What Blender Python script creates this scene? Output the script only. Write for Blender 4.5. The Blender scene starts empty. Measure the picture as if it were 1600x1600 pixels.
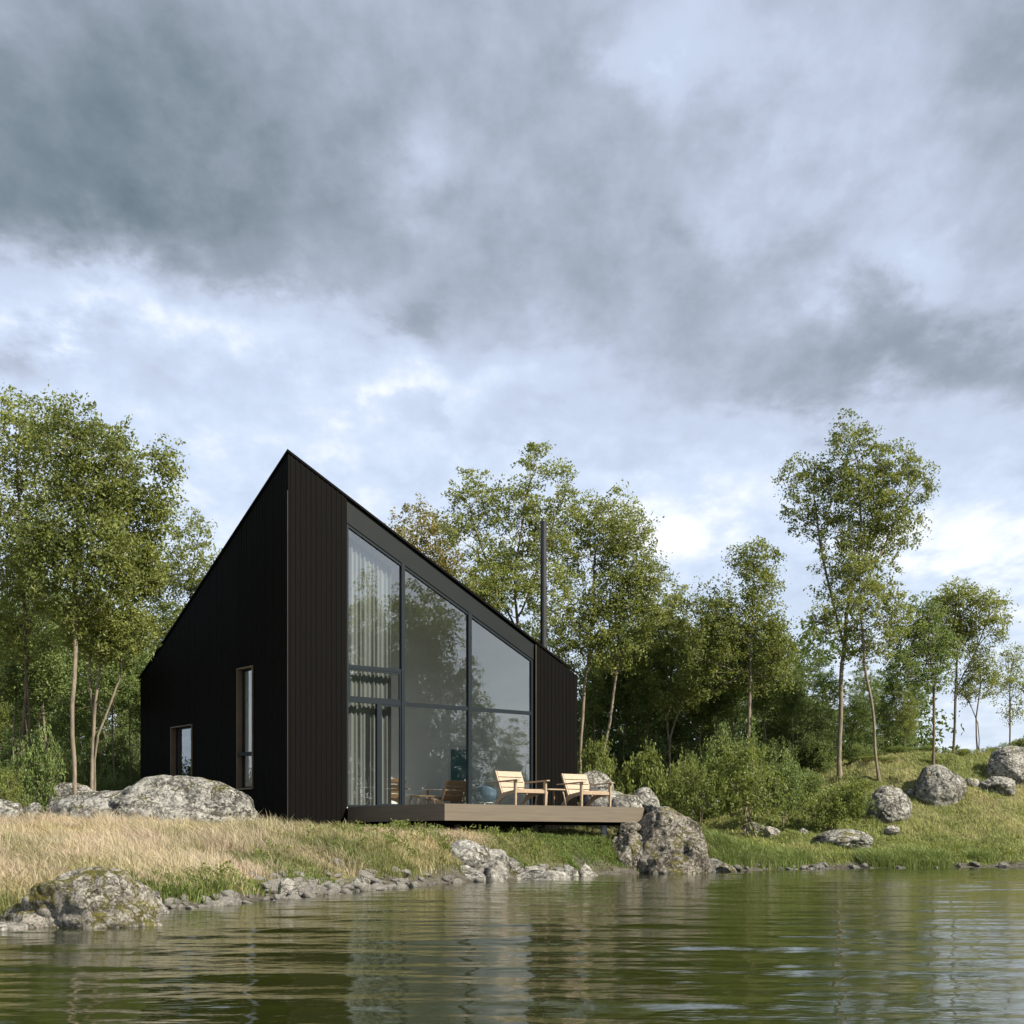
import bpy, math, random
import numpy as np
from mathutils import Vector, Matrix
R = math.radians
scn = bpy.context.scene
COL = scn.collection
F = 2150.0; CX = 800.0; HY = 1310.0; HC = 0.78      # focal length and centre in photo pixels, eye height over the water
def P(px, py, Y):
    return ((px-CX)/F*Y, Y, HC+(HY-py)/F*Y)

# ------------------------------------------------------------------ noise
_rng = np.random.default_rng(7)
_PT = _rng.permutation(512)
_VT = _rng.random(512)*2-1
def _h(ix, iy, iz):
    return _VT[_PT[(_PT[(_PT[ix & 511]+iy) & 511]+iz) & 511]]
def vnoise(p, seed=0):
    p = np.asarray(p, float)+seed*17.31
    if p.shape[1] == 2: p = np.concatenate([p, np.full((len(p), 1), seed*3.7)], 1)
    i = np.floor(p).astype(int); f = p-i; f = f*f*(3-2*f)
    x, y, z = i.T; u, v, w = f.T
    def L(a, b, t): return a+(b-a)*t
    return L(L(L(_h(x,y,z), _h(x+1,y,z), u), L(_h(x,y+1,z), _h(x+1,y+1,z), u), v),
             L(L(_h(x,y,z+1), _h(x+1,y,z+1), u), L(_h(x,y+1,z+1), _h(x+1,y+1,z+1), u), v), w)
def fbm(p, octv=4, seed=0, gain=.5):
    p = np.asarray(p, float); s = 0; a = 1; t = 0
    for k in range(octv):
        s = s+a*vnoise(p*(2.03**k), seed+k); t += a; a *= gain
    return s/t
def sstep(a, b, x):
    t = np.clip((x-a)/(b-a), 0, 1); return t*t*(3-2*t)

# ------------------------------------------------------------------ mesh helpers
class MB:
    def __init__(s): s.v = []; s.f = []
    def add(s, vs, fs):
        o = len(s.v); s.v += [tuple(x) for x in vs]; s.f += [tuple(i+o for i in f) for f in fs]
    def prism(s, poly, d):            # poly: list of 3d points, extruded by vector d
        n = len(poly); d = Vector(d)
        vs = [Vector(p) for p in poly]+[Vector(p)+d for p in poly]
        fs = [tuple(range(n-1, -1, -1)), tuple(range(n, 2*n))]+[(i, (i+1) % n, n+(i+1) % n, n+i) for i in range(n)]
        s.add(vs, fs)
    def box(s, lo, hi, T=None):
        x0, y0, z0 = lo; x1, y1, z1 = hi
        vs = [(x0,y0,z0),(x1,y0,z0),(x1,y1,z0),(x0,y1,z0),(x0,y0,z1),(x1,y0,z1),(x1,y1,z1),(x0,y1,z1)]
        if T: vs = [T(*v) for v in vs]
        s.add(vs, [(0,3,2,1),(4,5,6,7),(0,1,5,4),(1,2,6,5),(2,3,7,6),(3,0,4,7)])
    def bar(s, a, b, w, h, up=(0,0,1), w2=None, h2=None):
        a = Vector(a); b = Vector(b); d = (b-a).normalized(); up = Vector(up)
        x = d.cross(up).normalized(); y = x.cross(d)
        w2 = w if w2 is None else w2; h2 = h if h2 is None else h2
        vs = [a+x*sx*w/2+y*sy*h/2 for sx, sy in ((-1,-1),(1,-1),(1,1),(-1,1))]+[b+x*sx*w2/2+y*sy*h2/2 for sx, sy in ((-1,-1),(1,-1),(1,1),(-1,1))]
        s.add(vs, [(0,1,2,3),(7,6,5,4),(0,4,5,1),(1,5,6,2),(2,6,7,3),(3,7,4,0)])
    def tube(s, pts, rad, n=6, cap=True):
        pts = [Vector(p) for p in pts]; m = len(pts); o = len(s.v)
        if m < 2: return
        ref = None
        for i, p in enumerate(pts):
            t = (pts[min(i+1, m-1)]-pts[max(i-1, 0)]).normalized()
            if ref is None: ref = t.orthogonal().normalized()
            ref = (ref-t*ref.dot(t))
            ref = ref.normalized() if ref.length > 1e-6 else t.orthogonal().normalized()
            bb = t.cross(ref)
            for k in range(n):
                a = 2*math.pi*k/n
                s.v.append(tuple(p+(ref*math.cos(a)+bb*math.sin(a))*rad[i]))
        for i in range(m-1):
            for k in range(n):
                k2 = (k+1) % n
                s.f.append((o+i*n+k, o+i*n+k2, o+(i+1)*n+k2, o+(i+1)*n+k))
        if cap:
            s.f.append(tuple(o+k for k in range(n-1, -1, -1))); s.f.append(tuple(o+(m-1)*n+k for k in range(n)))
    def mesh(s, name, mat, smooth=False):
        me = bpy.data.meshes.new(name); me.from_pydata(s.v, [], s.f)
        me.materials.append(mat)
        if smooth: me.polygons.foreach_set('use_smooth', [True]*len(me.polygons))
        me.update(); return me
    def build(s, name, mat, parent=None, smooth=False, bevel=0):
        me = s.mesh(name, mat, smooth)
        o = link(name, me, parent)
        if bevel:
            b = o.modifiers.new('edge', 'BEVEL'); b.width = bevel; b.segments = 2; b.limit_method = 'ANGLE'
        return o
def link(name, data, parent=None, loc=None):
    o = bpy.data.objects.new(name, data); COL.objects.link(o)
    if parent is not None: o.parent = parent
    if loc is not None: o.location = loc
    return o
def npmesh(name, verts, loops, starts, mat, smooth=False, attrs=None):
    me = bpy.data.meshes.new(name)
    me.vertices.add(len(verts)); me.vertices.foreach_set('co', np.asarray(verts, np.float32).ravel())
    me.loops.add(len(loops)); me.loops.foreach_set('vertex_index', np.asarray(loops, np.int32))
    me.polygons.add(len(starts)); me.polygons.foreach_set('loop_start', np.asarray(starts, np.int32))
    me.materials.append(mat)
    for k, (kind, arr) in (attrs or {}).items():
        a = me.attributes.new(k, kind, 'POINT')
        a.data.foreach_set('color' if kind == 'FLOAT_COLOR' else 'value', np.asarray(arr, np.float32).ravel())
    me.update(calc_edges=True)
    me.polygons.foreach_set('use_smooth', np.full(len(starts), smooth))
    me.update(); return me
def tag(o, label=None, cat=None, group=None, kind=None):
    if label: o['label'] = label
    if cat: o['category'] = cat
    if group: o['group'] = group
    if kind: o['kind'] = kind
    return o
def thing(name, label, cat, loc=(0,0,0), rz=0, group=None):
    o = link(name, None, None, loc); o.rotation_euler = (0,0,rz); o.empty_display_size = .2
    return tag(o, label, cat, group)
def copy_tree(o, parent=None):
    c = o.copy(); COL.objects.link(c); c.parent = parent
    for ch in list(o.children): copy_tree(ch, c)
    return c

# ------------------------------------------------------------------ material helpers
def newmat(name):
    m = bpy.data.materials.new(name); m.use_nodes = True; nt = m.node_tree; nt.nodes.clear()
    out = nt.nodes.new('ShaderNodeOutputMaterial')
    return m, nt, out
class G:                                   # tiny node-graph writer
    def __init__(s, nt): s.nt = nt
    def n(s, t, ins=None, **kw):
        nd = s.nt.nodes.new(t)
        for k, v in kw.items(): setattr(nd, k, v)
        for k, v in (ins or {}).items():
            sk = nd.inputs[k]
            if hasattr(v, 'is_output'): s.nt.links.new(v, sk)
            elif isinstance(v, bpy.types.Node): s.nt.links.new(v.outputs[0], sk)
            else: sk.default_value = v
        return nd
    def m(s, op, a, b=0.0, c=0.0, clamp=False):
        return s.n('ShaderNodeMath', {0: a, 1: b, 2: c}, operation=op, use_clamp=clamp).outputs[0]
    def mix(s, f, a, b, mode='MIX'):
        return s.n('ShaderNodeMix', {0: f, 6: a, 7: b}, data_type='RGBA', blend_type=mode).outputs[2]
    def noise(s, vec, scale, detail=4, rough=.55, dist=0):
        return s.n('ShaderNodeTexNoise', {'Vector': vec, 'Scale': scale, 'Detail': detail, 'Roughness': rough, 'Distortion': dist}).outputs[0]
    def ramp(s, f, stops):
        r = s.n('ShaderNodeValToRGB', {0: f}); e = r.color_ramp.elements
        while len(e) < len(stops): e.new(.5)
        for i, (p, c) in enumerate(stops):
            e[i].position = p; e[i].color = (c, c, c, 1) if isinstance(c, (int, float)) else (*c, 1)
        return r.outputs[0]
    def mapv(s, vec, scale=(1,1,1), loc=(0,0,0), rot=(0,0,0)):
        return s.n('ShaderNodeMapping', {'Vector': vec, 'Scale': scale, 'Location': loc, 'Rotation': rot}).outputs[0]
    def bump(s, h, strength=.5, dist=.02, normal=None):
        ins = {'Height': h, 'Strength': strength, 'Distance': dist}
        if normal is not None: ins['Normal'] = normal
        return s.n('ShaderNodeBump', ins).outputs[0]
def srgb(r, g, b):
    f = lambda c: (c/255/12.92 if c/255 <= .04045 else ((c/255+.055)/1.055)**2.4)
    return (f(r), f(g), f(b))
def c4(c): return (*c, 1)

def mat_simple(name, col, rough=.6, metal=0, grain=None, spec=.5, col2=None, bump=.3):
    m, nt, out = newmat(name); g = G(nt)
    tc = g.n('ShaderNodeTexCoord').outputs['Object']
    if grain: tc = g.mapv(tc, scale=grain)
    nz = g.noise(tc, 3.0, 6, .6)
    c2 = col2 or tuple(x*.7 for x in col)
    c = g.mix(g.ramp(nz, [(.35, 0), (.65, 1)]), c4(c2), c4(col))
    b = g.bump(nz, bump, .005)
    p = g.n('ShaderNodeBsdfPrincipled', {'Base Color': c, 'Roughness': rough, 'Metallic': metal, 'Normal': b, 'Specular IOR Level': spec})
    nt.links.new(p.outputs[0], out.inputs[0]); return m

def mat_wood(name, col, col2, scale=(1.5, 30, 30), rough=.6):
    m, nt, out = newmat(name); g = G(nt)
    tc = g.n('ShaderNodeTexCoord').outputs['Object']
    v = g.mapv(tc, scale=scale)
    n1 = g.noise(v, 1.0, 6, .6, .6)
    n2 = g.noise(g.mapv(tc, scale=(.6, .6, 2)), 2.0, 3, .5)
    c = g.mix(g.ramp(n1, [(.3, 0), (.7, 1)]), c4(col2), c4(col))
    c = g.mix(g.m('MULTIPLY', n2, .35), c, c4(col2))
    p = g.n('ShaderNodeBsdfPrincipled', {'Base Color': c, 'Roughness': rough, 'Normal': g.bump(n1, .35, .004)})
    nt.links.new(p.outputs[0], out.inputs[0]); return m

def mat_leaf(name, dark, light, autumn, autumn_amt=.1, trans=.42):
    m, nt, out = newmat(name); g = G(nt)
    at = g.n('ShaderNodeAttribute', attribute_name='rnd').outputs['Fac']
    cl = g.n('ShaderNodeAttribute', attribute_name='clump').outputs['Fac']
    oi = g.n('ShaderNodeObjectInfo').outputs['Random']
    f = g.m('SUBTRACT', g.m('ADD', g.m('MULTIPLY', at, .65), g.m('MULTIPLY', cl, .75)), .2)
    f = g.m('ADD', f, g.m('MULTIPLY', g.m('SUBTRACT', oi, .5), .3), clamp=True)
    c = g.mix(f, c4(dark), c4(light))
    a = g.m('GREATER_THAN', g.m('ADD', g.m('MULTIPLY', at, .45), g.m('MULTIPLY', cl, .55)), 1-autumn_amt)
    c = g.mix(g.m('MULTIPLY', a, .7), c, c4(autumn))
    d = g.n('ShaderNodeBsdfPrincipled', {'Base Color': c, 'Roughness': .5, 'Specular IOR Level': .35})
    t = g.n('ShaderNodeBsdfTranslucent', {'Color': g.mix(.5, c, c4((light[0]*1.3, light[1]*1.25, light[2]*.6)))})
    mx = g.n('ShaderNodeMixShader', {0: trans, 1: d.outputs[0], 2: t.outputs[0]})
    nt.links.new(mx.outputs[0], out.inputs[0]); return m

def mat_bark(name, col, col2):
    m, nt, out = newmat(name); g = G(nt)
    tc = g.n('ShaderNodeTexCoord').outputs['Object']
    n1 = g.noise(g.mapv(tc, scale=(9, 9, 2.2)), 1.6, 7, .65, .4)
    n2 = g.noise(tc, 1.3, 3)
    c = g.mix(g.ramp(n1, [(.35, 0), (.62, 1)]), c4(col2), c4(col))
    c = g.mix(g.m('MULTIPLY', n2, .4), c, c4((.10, .11, .07)))
    p = g.n('ShaderNodeBsdfPrincipled', {'Base Color': c, 'Roughness': .85, 'Specular IOR Level': .2, 'Normal': g.bump(n1, .8, .02)})
    nt.links.new(p.outputs[0], out.inputs[0]); return m

def mat_rock(name, base, pale, moss=.4, lichen=.5, scale=1.0):
    m, nt, out = newmat(name); g = G(nt)
    tc = g.n('ShaderNodeTexCoord').outputs['Object']
    oi = g.n('ShaderNodeObjectInfo').outputs['Random']
    tc = g.n('ShaderNodeVectorMath', {0: tc, 1: g.n('ShaderNodeCombineXYZ', {0: g.m('MULTIPLY', oi, 31), 1: g.m('MULTIPLY', oi, 17)}).outputs[0]}, operation='ADD').outputs[0]
    wv = g.n('ShaderNodeTexNoise', {'Vector': tc, 'Scale': 1.7*scale, 'Detail': 7, 'Roughness': .68})
    warp = g.n('ShaderNodeVectorMath', {0: wv.outputs['Color'], 1: (.5, .5, .5)}, operation='SUBTRACT').outputs[0]
    warp = g.n('ShaderNodeVectorMath', {0: warp, 'Scale': 1.1/scale}, operation='SCALE').outputs[0]
    wtc = g.n('ShaderNodeVectorMath', {0: tc, 1: warp}, operation='ADD').outputs[0]
    vo = g.n('ShaderNodeTexVoronoi', {'Vector': g.mapv(wtc, scale=(1, 1, 1.5), rot=(.2, .35, .1)), 'Scale': 2.0*scale}, feature='DISTANCE_TO_EDGE').outputs['Distance']
    vo2 = g.n('ShaderNodeTexVoronoi', {'Vector': g.mapv(wtc, scale=(1, 1.3, 1), rot=(.5, .1, .7)), 'Scale': 6.0*scale}, feature='DISTANCE_TO_EDGE').outputs['Distance']
    nb = g.noise(tc, 2.5*scale, 8, .65)
    nf = g.noise(tc, 16*scale, 6, .7)
    nm = g.noise(tc, 1.6*scale, 6, .7, .5)
    c = g.mix(g.ramp(nb, [(.38, 0), (.58, 1)]), c4(base), c4(pale))
    c = g.mix(g.ramp(nf, [(.5, 0), (.57, lichen)]), c, c4((.50, .49, .43)))
    c = g.mix(g.ramp(nf, [(.38, .85), (.46, 0)]), c, c4(tuple(x*.38 for x in base)))
    crack = g.ramp(vo, [(0, 1), (.015, .9), (.06, 0)]); crack2 = g.ramp(vo2, [(0, .7), (.04, 0)])
    cr = g.m('MAXIMUM', crack, g.m('MULTIPLY', crack2, .8))
    cmask = g.ramp(g.noise(tc, 1.3*scale, 3), [(.40, 0), (.54, 1)])
    cr = g.m('MULTIPLY', cr, g.m('ADD', .15, g.m('MULTIPLY', cmask, .85)))
    st = g.noise(g.mapv(wtc, scale=(1.2, 1.2, 7), rot=(.25, .5, 0)), 1.5*scale, 5, .65)
    c = g.mix(g.ramp(st, [(.36, .55), (.5, 0)]), c, c4(tuple(x*.5 for x in base)))
    c = g.mix(g.m('MULTIPLY', cr, .9), c, c4((.06, .055, .04)))
    geo = g.n('ShaderNodeNewGeometry')
    nz = g.n('ShaderNodeSeparateXYZ', {0: geo.outputs['Normal']}).outputs[2]
    mm = g.m('ADD', g.m('ADD', nm, g.m('MULTIPLY', nz, .10)), g.m('MULTIPLY', crack, .12))
    mossf = g.ramp(mm, [(.78-.3*moss, 0), (.86-.3*moss, 1)])
    mossc = g.mix(g.noise(tc, 14, 4), c4((.055, .07, .015)), c4((.26, .22, .055)))
    c = g.mix(mossf, c, mossc)
    h = g.m('ADD', g.m('MULTIPLY', nb, 1.3), g.m('ADD', g.m('MULTIPLY', nf, .5), g.m('MULTIPLY', st, 1.2)))
    h = g.m('ADD', h, g.m('MULTIPLY', cr, -2.2))
    p = g.n('ShaderNodeBsdfPrincipled', {'Base Color': c, 'Roughness': .85, 'Specular IOR Level': .25, 'Normal': g.bump(h, .9, .06/scale**.5)})
    nt.links.new(p.outputs[0], out.inputs[0]); return m

def mat_grass(name):
    m, nt, out = newmat(name); g = G(nt)
    c = g.n('ShaderNodeAttribute', attribute_name='col').outputs['Color']
    d = g.n('ShaderNodeBsdfPrincipled', {'Base Color': c, 'Roughness': .55, 'Specular IOR Level': .3})
    t = g.n('ShaderNodeBsdfTranslucent', {'Color': c})
    mx = g.n('ShaderNodeMixShader', {0: .35, 1: d.outputs[0], 2: t.outputs[0]})
    nt.links.new(mx.outputs[0], out.inputs[0]); return m

def mat_ground():
    m, nt, out = newmat('ground_soil'); g = G(nt)
    tc = g.n('ShaderNodeTexCoord').outputs['Object']
    sh = g.n('ShaderNodeAttribute', attribute_name='shore').outputs['Fac']
    dry = g.n('ShaderNodeAttribute', attribute_name='dry').outputs['Fac']
    n1 = g.noise(tc, .8, 8, .65); n2 = g.noise(tc, 9, 6, .7); n3 = g.noise(tc, 40, 3, .6)
    grass = g.mix(g.ramp(n2, [(.35, 0), (.65, 1)]), c4((.045, .06, .018)), c4((.14, .16, .05)))
    straw = g.mix(g.ramp(n2, [(.35, 0), (.65, 1)]), c4((.12, .095, .05)), c4((.30, .25, .14)))
    c = g.mix(dry, grass, straw)
    c = g.mix(g.ramp(n1, [(.55, 0), (.75, .6)]), c, c4((.09, .07, .045)))
    vo = g.n('ShaderNodeTexVoronoi', {'Vector': tc, 'Scale': 9.0}); 
    grav = g.mix(vo.outputs['Color'], c4((.05, .044, .034)), c4((.13, .12, .10)))
    c = g.mix(sh, c, grav)
    h = g.m('ADD', g.m('MULTIPLY', n2, 1.0), g.m('ADD', g.m('MULTIPLY', n3, .5), g.m('MULTIPLY', vo.outputs['Distance'], -1.0)))
    p = g.n('ShaderNodeBsdfPrincipled', {'Base Color': c, 'Roughness': .95, 'Specular IOR Level': .1, 'Normal': g.bump(h, .8, .05)})
    nt.links.new(p.outputs[0], out.inputs[0]); return m

def mat_water():
    m, nt, out = newmat('lake_water'); g = G(nt)
    tc = g.n('ShaderNodeTexCoord').outputs['Object']
    n1 = g.noise(g.mapv(tc, scale=(1.0, 3.2, 1)), 1.6, 3, .5, .3)
    n2 = g.noise(g.mapv(tc, scale=(2.0, 7.5, 1)), 3.0, 3, .5, .2)
    h = g.m('ADD', g.m('MULTIPLY', n1, .6), g.m('MULTIPLY', n2, .25))
    murk = g.mix(g.noise(tc, .5, 3), c4((.016, .021, .004)), c4((.028, .033, .006)))
    p = g.n('ShaderNodeBsdfPrincipled', {'Base Color': murk, 'Roughness': .012, 'IOR': 1.33, 'Specular IOR Level': .43, 'Normal': g.bump(h, .24, .03)})
    nt.links.new(p.outputs[0], out.inputs[0]); return m

def mat_glass():
    m, nt, out = newmat('window_glass'); g = G(nt)
    tc = g.n('ShaderNodeTexCoord').outputs['Object']
    n = g.noise(tc, .7, 2, .5)
    b = g.bump(n, .12, .02)
    fc = g.n('ShaderNodeLayerWeight', {'Blend': .5}).outputs['Facing']
    f = g.m('ADD', g.m('MULTIPLY', g.m('POWER', fc, 3.5), .8), .20, clamp=True)
    tr = g.n('ShaderNodeBsdfTransparent', {'Color': (.86, .92, .92, 1)})
    gl = g.n('ShaderNodeBsdfGlossy', {'Color': (.92, .97, 1, 1), 'Roughness': .0, 'Normal': b})
    mx = g.n('ShaderNodeMixShader', {0: f, 1: tr.outputs[0], 2: gl.outputs[0]})
    nt.links.new(mx.outputs[0], out.inputs[0]); return m

M = {
 'black': mat_simple('charred_timber', (.0034, .0029, .0023), .72, grain=(14, 14, .8), col2=(.0020, .0018, .0015), spec=.07),
 'slate': mat_simple('slate_metal', (.010, .0135, .0145), .55, col2=(.0085, .0115, .0125), bump=.05, spec=.15),
 'frame': mat_simple('grey_frame', (.0105, .0165, .0215), .5, col2=(.009, .0145, .019), bump=.03, spec=.15),
 'brass': mat_simple('edge_flashing', (.06, .048, .03), .5, metal=.3, bump=.05),
 'jamb': mat_simple('timber_reveal', (.15, .105, .06), .5, bump=.1),
 'lining': mat_simple('plaster', (.78, .78, .77), .8, bump=.05, col2=(.75, .75, .74)),
 'floor': mat_wood('floor_oak', (.60, .55, .48), (.52, .47, .40)),
 'teal': mat_simple('teal_door', (.05, .17, .20), .5, bump=.05, col2=(.045, .15, .18)),
 'curtain': mat_simple('curtain_cloth', (.20, .195, .185), .9, bump=.1, col2=(.185, .18, .17)),
 'deck': mat_wood('deck_timber', (.15, .122, .088), (.095, .076, .054), scale=(1.0, 1.0, 34), rough=.7),
 'teak': mat_wood('chair_timber', (.40, .305, .21), (.29, .215, .14), scale=(14, 14, 14), rough=.5),
 'walnut': mat_wood('walnut', (.27, .165, .09), (.18, .105, .055), scale=(14, 14, 14), rough=.5),
 'steel': mat_simple('flue_steel', (.03, .03, .032), .42, metal=.2, bump=.05),
 'blue': mat_simple('blue_shell', (.10, .15, .22), .5, bump=.02, col2=(.10, .145, .21)),
 'white': mat_simple('white_paint', (.7, .7, .7), .5, bump=.02, col2=(.66, .66, .66)),
 'leafA': mat_leaf('leaf_olive', (.052, .082, .024), (.335, .370, .110), (.42, .32, .10), .13),
 'leafB': mat_leaf('leaf_green', (.048, .085, .030), (.24, .31, .10), (.26, .24, .05), .06),
 'leafC': mat_leaf('leaf_deep', (.038, .070, .026), (.19, .25, .08), (.16, .18, .04), .06),
 'leafD': mat_leaf('leaf_autumn', (.13, .12, .03), (.36, .33, .10), (.50, .27, .10), .25),
 'shrub': mat_leaf('leaf_shrub', (.075, .10, .026), (.28, .33, .09), (.25, .2, .06), .10),
 'bark': mat_bark('bark_brown', (.20, .145, .105), (.075, .055, .042)),
 'barkP': mat_bark('bark_pale', (.30, .24, .18), (.12, .095, .075)),
 'rock': mat_rock('rock_lichen', (.13, .125, .112), (.40, .39, .36), .38, .9, 1.0),
 'rockm': mat_rock('rock_mossy', (.15, .13, .105), (.48, .44, .38), .72, .8, 2.6),
 'rockb': mat_rock('rock_brown', (.085, .07, .053), (.29, .26, .21), .46, .6, 1.0),
 'stone': mat_rock('shore_stone', (.32, .30, .27), (.60, .57, .51), .03, .3, 3.0),
 'grass': mat_grass('grass_blades'),
 'ground': mat_ground(), 'water': mat_water(), 'glass': mat_glass(),
}

# ------------------------------------------------------------------ terrain
SH = [(-4.35,11.6),(-3.95,14.4),(-3.0,17.4),(-2.45,19.6),(-1.1,24.0),(.62,26.7),(1.75,29.2),(4.7,32.4),(8.35,35.6),(14.2,37.3),
      (20,38.5),(26,37),(29.5,32),(30.5,24),(30,12),(27,0),(18,-14),(0,-22),(-15,-16),(-13,-3),(-7.5,6),(-4.9,9.6)]
SHN = np.array(SH, float)
def shore_d(x, y):
    p = np.stack([x, y], 1); best = np.full(len(p), 1e9); inside = np.zeros(len(p), bool)
    n = len(SHN)
    for i in range(n):
        a = SHN[i]; b = SHN[(i+1) % n]; ab = b-a
        t = np.clip(((p-a)@ab)/(ab@ab), 0, 1)
        best = np.minimum(best, np.hypot(*(p-a-t[:, None]*ab).T))
        c = ((a[1] > y) != (b[1] > y))
        with np.errstate(divide='ignore', invalid='ignore'):
            xi = (b[0]-a[0])*(y-a[1])/(b[1]-a[1]+1e-12)+a[0]
        inside ^= c & (x < xi)
    return np.where(inside, -best, best)
def ground_z(x, y, detail=True):
    x = np.atleast_1d(np.asarray(x, float)); y = np.atleast_1d(np.asarray(y, float))
    q = np.stack([x, y], 1)
    d = shore_d(x, y)+.28*fbm(q*.9, 3, 3)*sstep(8, 0, np.abs(shore_d(x, y)))
    steep = sstep(20, 24.5, y)*sstep(9, 4, x)
    gz = np.interp(d, [-6, -1, 0, .5, 1.2, 3, 6, 10, 14, 40], [-1.6, -.35, -.03, .10, .27, .50, .70, .84, .90, 1.3])
    sz = np.interp(d, [-6, -1, 0, .35, 1.0, 2.0, 3, 6, 14, 40], [-1.6, -.35, -.03, .17, .74, .86, .89, .91, .96, 1.4])
    rz = np.interp(d, [-6, -1, 0, .4, 1.5, 3, 6, 14, 40], [-1.6, -.35, -.03, .08, .42, .72, .95, 1.1, 1.3])
    right = sstep(4.5, 8, x)
    z = gz*(1-steep)+sz*steep; z = z*(1-right)+rz*right
    hill = sstep(2.5, 9, d)*sstep(4.5, 13.5, x)*2.55*(1-sstep(53, 72, y))*sstep(30, 37, y)
    z = z+hill+sstep(24, 50, x)*sstep(2, 15, d)*1.0
    if detail:
        amp = sstep(.3, 2.0, d)
        house = sstep(6.5, 4.5, np.hypot(x+3.0, y-35.5))
        z = z+amp*(1-house)*(.11*fbm(q*.55, 3, 11)+.10*fbm(q*1.9, 3, 5)*sstep(4, .5, z*4-1)*0+.085*fbm(q*1.9, 3, 5)+.025*fbm(q*6, 2, 9))+.02*fbm(q*5, 2, 21)
        z = z+amp*sstep(4.5, 7, x)*sstep(1.2, 3, d)*(.20*fbm(q*1.1, 3, 33)+.13*np.abs(fbm(q*2.6, 2, 35)))
    return z
def gz1(x, y, detail=True): return float(ground_z([x], [y], detail)[0])
def on_ground(px, py, y0=33, y1=56):
    Y = np.arange(y0, y1, .05); z = ground_z((px-CX)/F*Y, Y, False); yy = HY-(z-HC)/Y*F
    k = np.where(yy <= py)[0]
    return float(Y[k[0]]) if len(k) else 48.0
def dryness(x, y):
    q = np.stack([x, y], 1)
    b = .60+.75*fbm(q*.5, 3, 41)+.5*fbm(q*1.7, 2, 43)
    b = b-.42*sstep(-2.6, 1.2, x)-.1*sstep(25, 30, y)
    b = b+.28*sstep(7, 12, x)*sstep(38, 43, y)*.8
    b = b-.13*sstep(1.6, .5, shore_d(x, y))+.25*fbm(q*.9, 2, 47)*sstep(-3, 1, x)
    return np.clip(b, 0, 1)

def axis(lo, hi, step, far):
    core = np.arange(lo, hi+step, step)
    ext = [step]
    out = []; v = 0
    while v < far: ext.append(ext[-1]*1.22); v += ext[-1]; out.append(v)
    out = np.array(out)
    return np.concatenate([lo-out[::-1], core, core[-1]+out])
def make_ground():
    xs = axis(-13, 19, .125, 400); ys = axis(9, 50, .14, 500)
    X, Y = np.meshgrid(xs, ys); x = X.ravel(); y = Y.ravel()
    z = ground_z(x, y)
    d = shore_d(x, y)
    q = np.stack([x, y], 1)
    sh = sstep(.75, .35, d+.25*fbm(q*1.5, 2, 8))
    nx = len(xs); ny = len(ys)
    i = (np.arange(ny-1)[:, None]*nx+np.arange(nx-1)[None]).ravel()
    loops = np.stack([i, i+1, i+1+nx, i+nx], 1).ravel()
    me = npmesh('ground', np.stack([x, y, z], 1), loops, np.arange(len(i))*4, M['ground'], True,
                {'shore': ('FLOAT', sh), 'dry': ('FLOAT', dryness(x, y))})
    tag(link('ground', me), kind='structure', label='grassy lake bank rising to a low green slope')
make_ground()

def make_water():
    ys = [1.5]
    while ys[-1] < 42: ys.append(ys[-1]+max(.016, ys[-1]*.0042))
    ys = np.array(ys)
    us = np.linspace(-.62, .62, 520)
    Yg, U = np.meshgrid(ys, us, indexing='ij')
    X = U*Yg*1.0; x = X.ravel(); y = Yg.ravel()
    rg = np.random.default_rng(3); z = np.zeros_like(x)
    q = np.stack([x, y], 1)
    wx = .9*vnoise(q*.22, 2)+.35*vnoise(q*.7, 5)
    patch = .55+.45*vnoise(q*np.array([.10, .22]), 9)
    for k in range(26):
        lam = .16*1.16**k if k < 14 else .3*1.14**(k-10)
        th = R(90)+rg.normal(0, .33)
        kx, ky = math.cos(th)*2*math.pi/lam, math.sin(th)*2*math.pi/lam
        amp = .00150*lam**.74*rg.uniform(.5, 1.2)
        fade = np.clip(lam*5/np.maximum(y*.0042, .016)/12, 0, 1)
        z += amp*fade*np.sin(kx*x+ky*y+rg.uniform(0, 6.28)+wx*(2.2+k*.12))
    z *= (.45+1.0*patch)
    ny, nx = Yg.shape
    i = (np.arange(ny-1)[:, None]*nx+np.arange(nx-1)[None]).ravel()
    v = np.stack([x, y, z], 1)
    loops = np.stack([i, i+1, i+1+nx, i+nx], 1).ravel()
    starts = np.arange(len(i))*4
    # calm water beyond the finely rippled part
    n0 = len(v)
    e0, e1 = ys[0], ys[-1]; a0, a1 = .62*e0, .62*e1
    extra = [(-a0,e0,0),(a0,e0,0),(a1,e1,0),(-a1,e1,0),(-60,-60,0),(60,-60,0),(60,e1,0),(-60,e1,0),(-60,e0,0),(60,e0,0)]
    v = np.concatenate([v, np.array(extra)])
    quads = [(4,5,9,8),(8,0,3,7),(1,9,6,2)]
    ql = np.array([n0+i for f in quads for i in f])
    loops = np.concatenate([loops, ql]); starts = np.concatenate([starts, starts[-1]+4+np.arange(3)*4])
    me = npmesh('lake_water', v, loops, starts, M['water'], True)
    tag(link('lake_water', me), kind='structure', label='dark green rippled lake water')
make_water()

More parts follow.
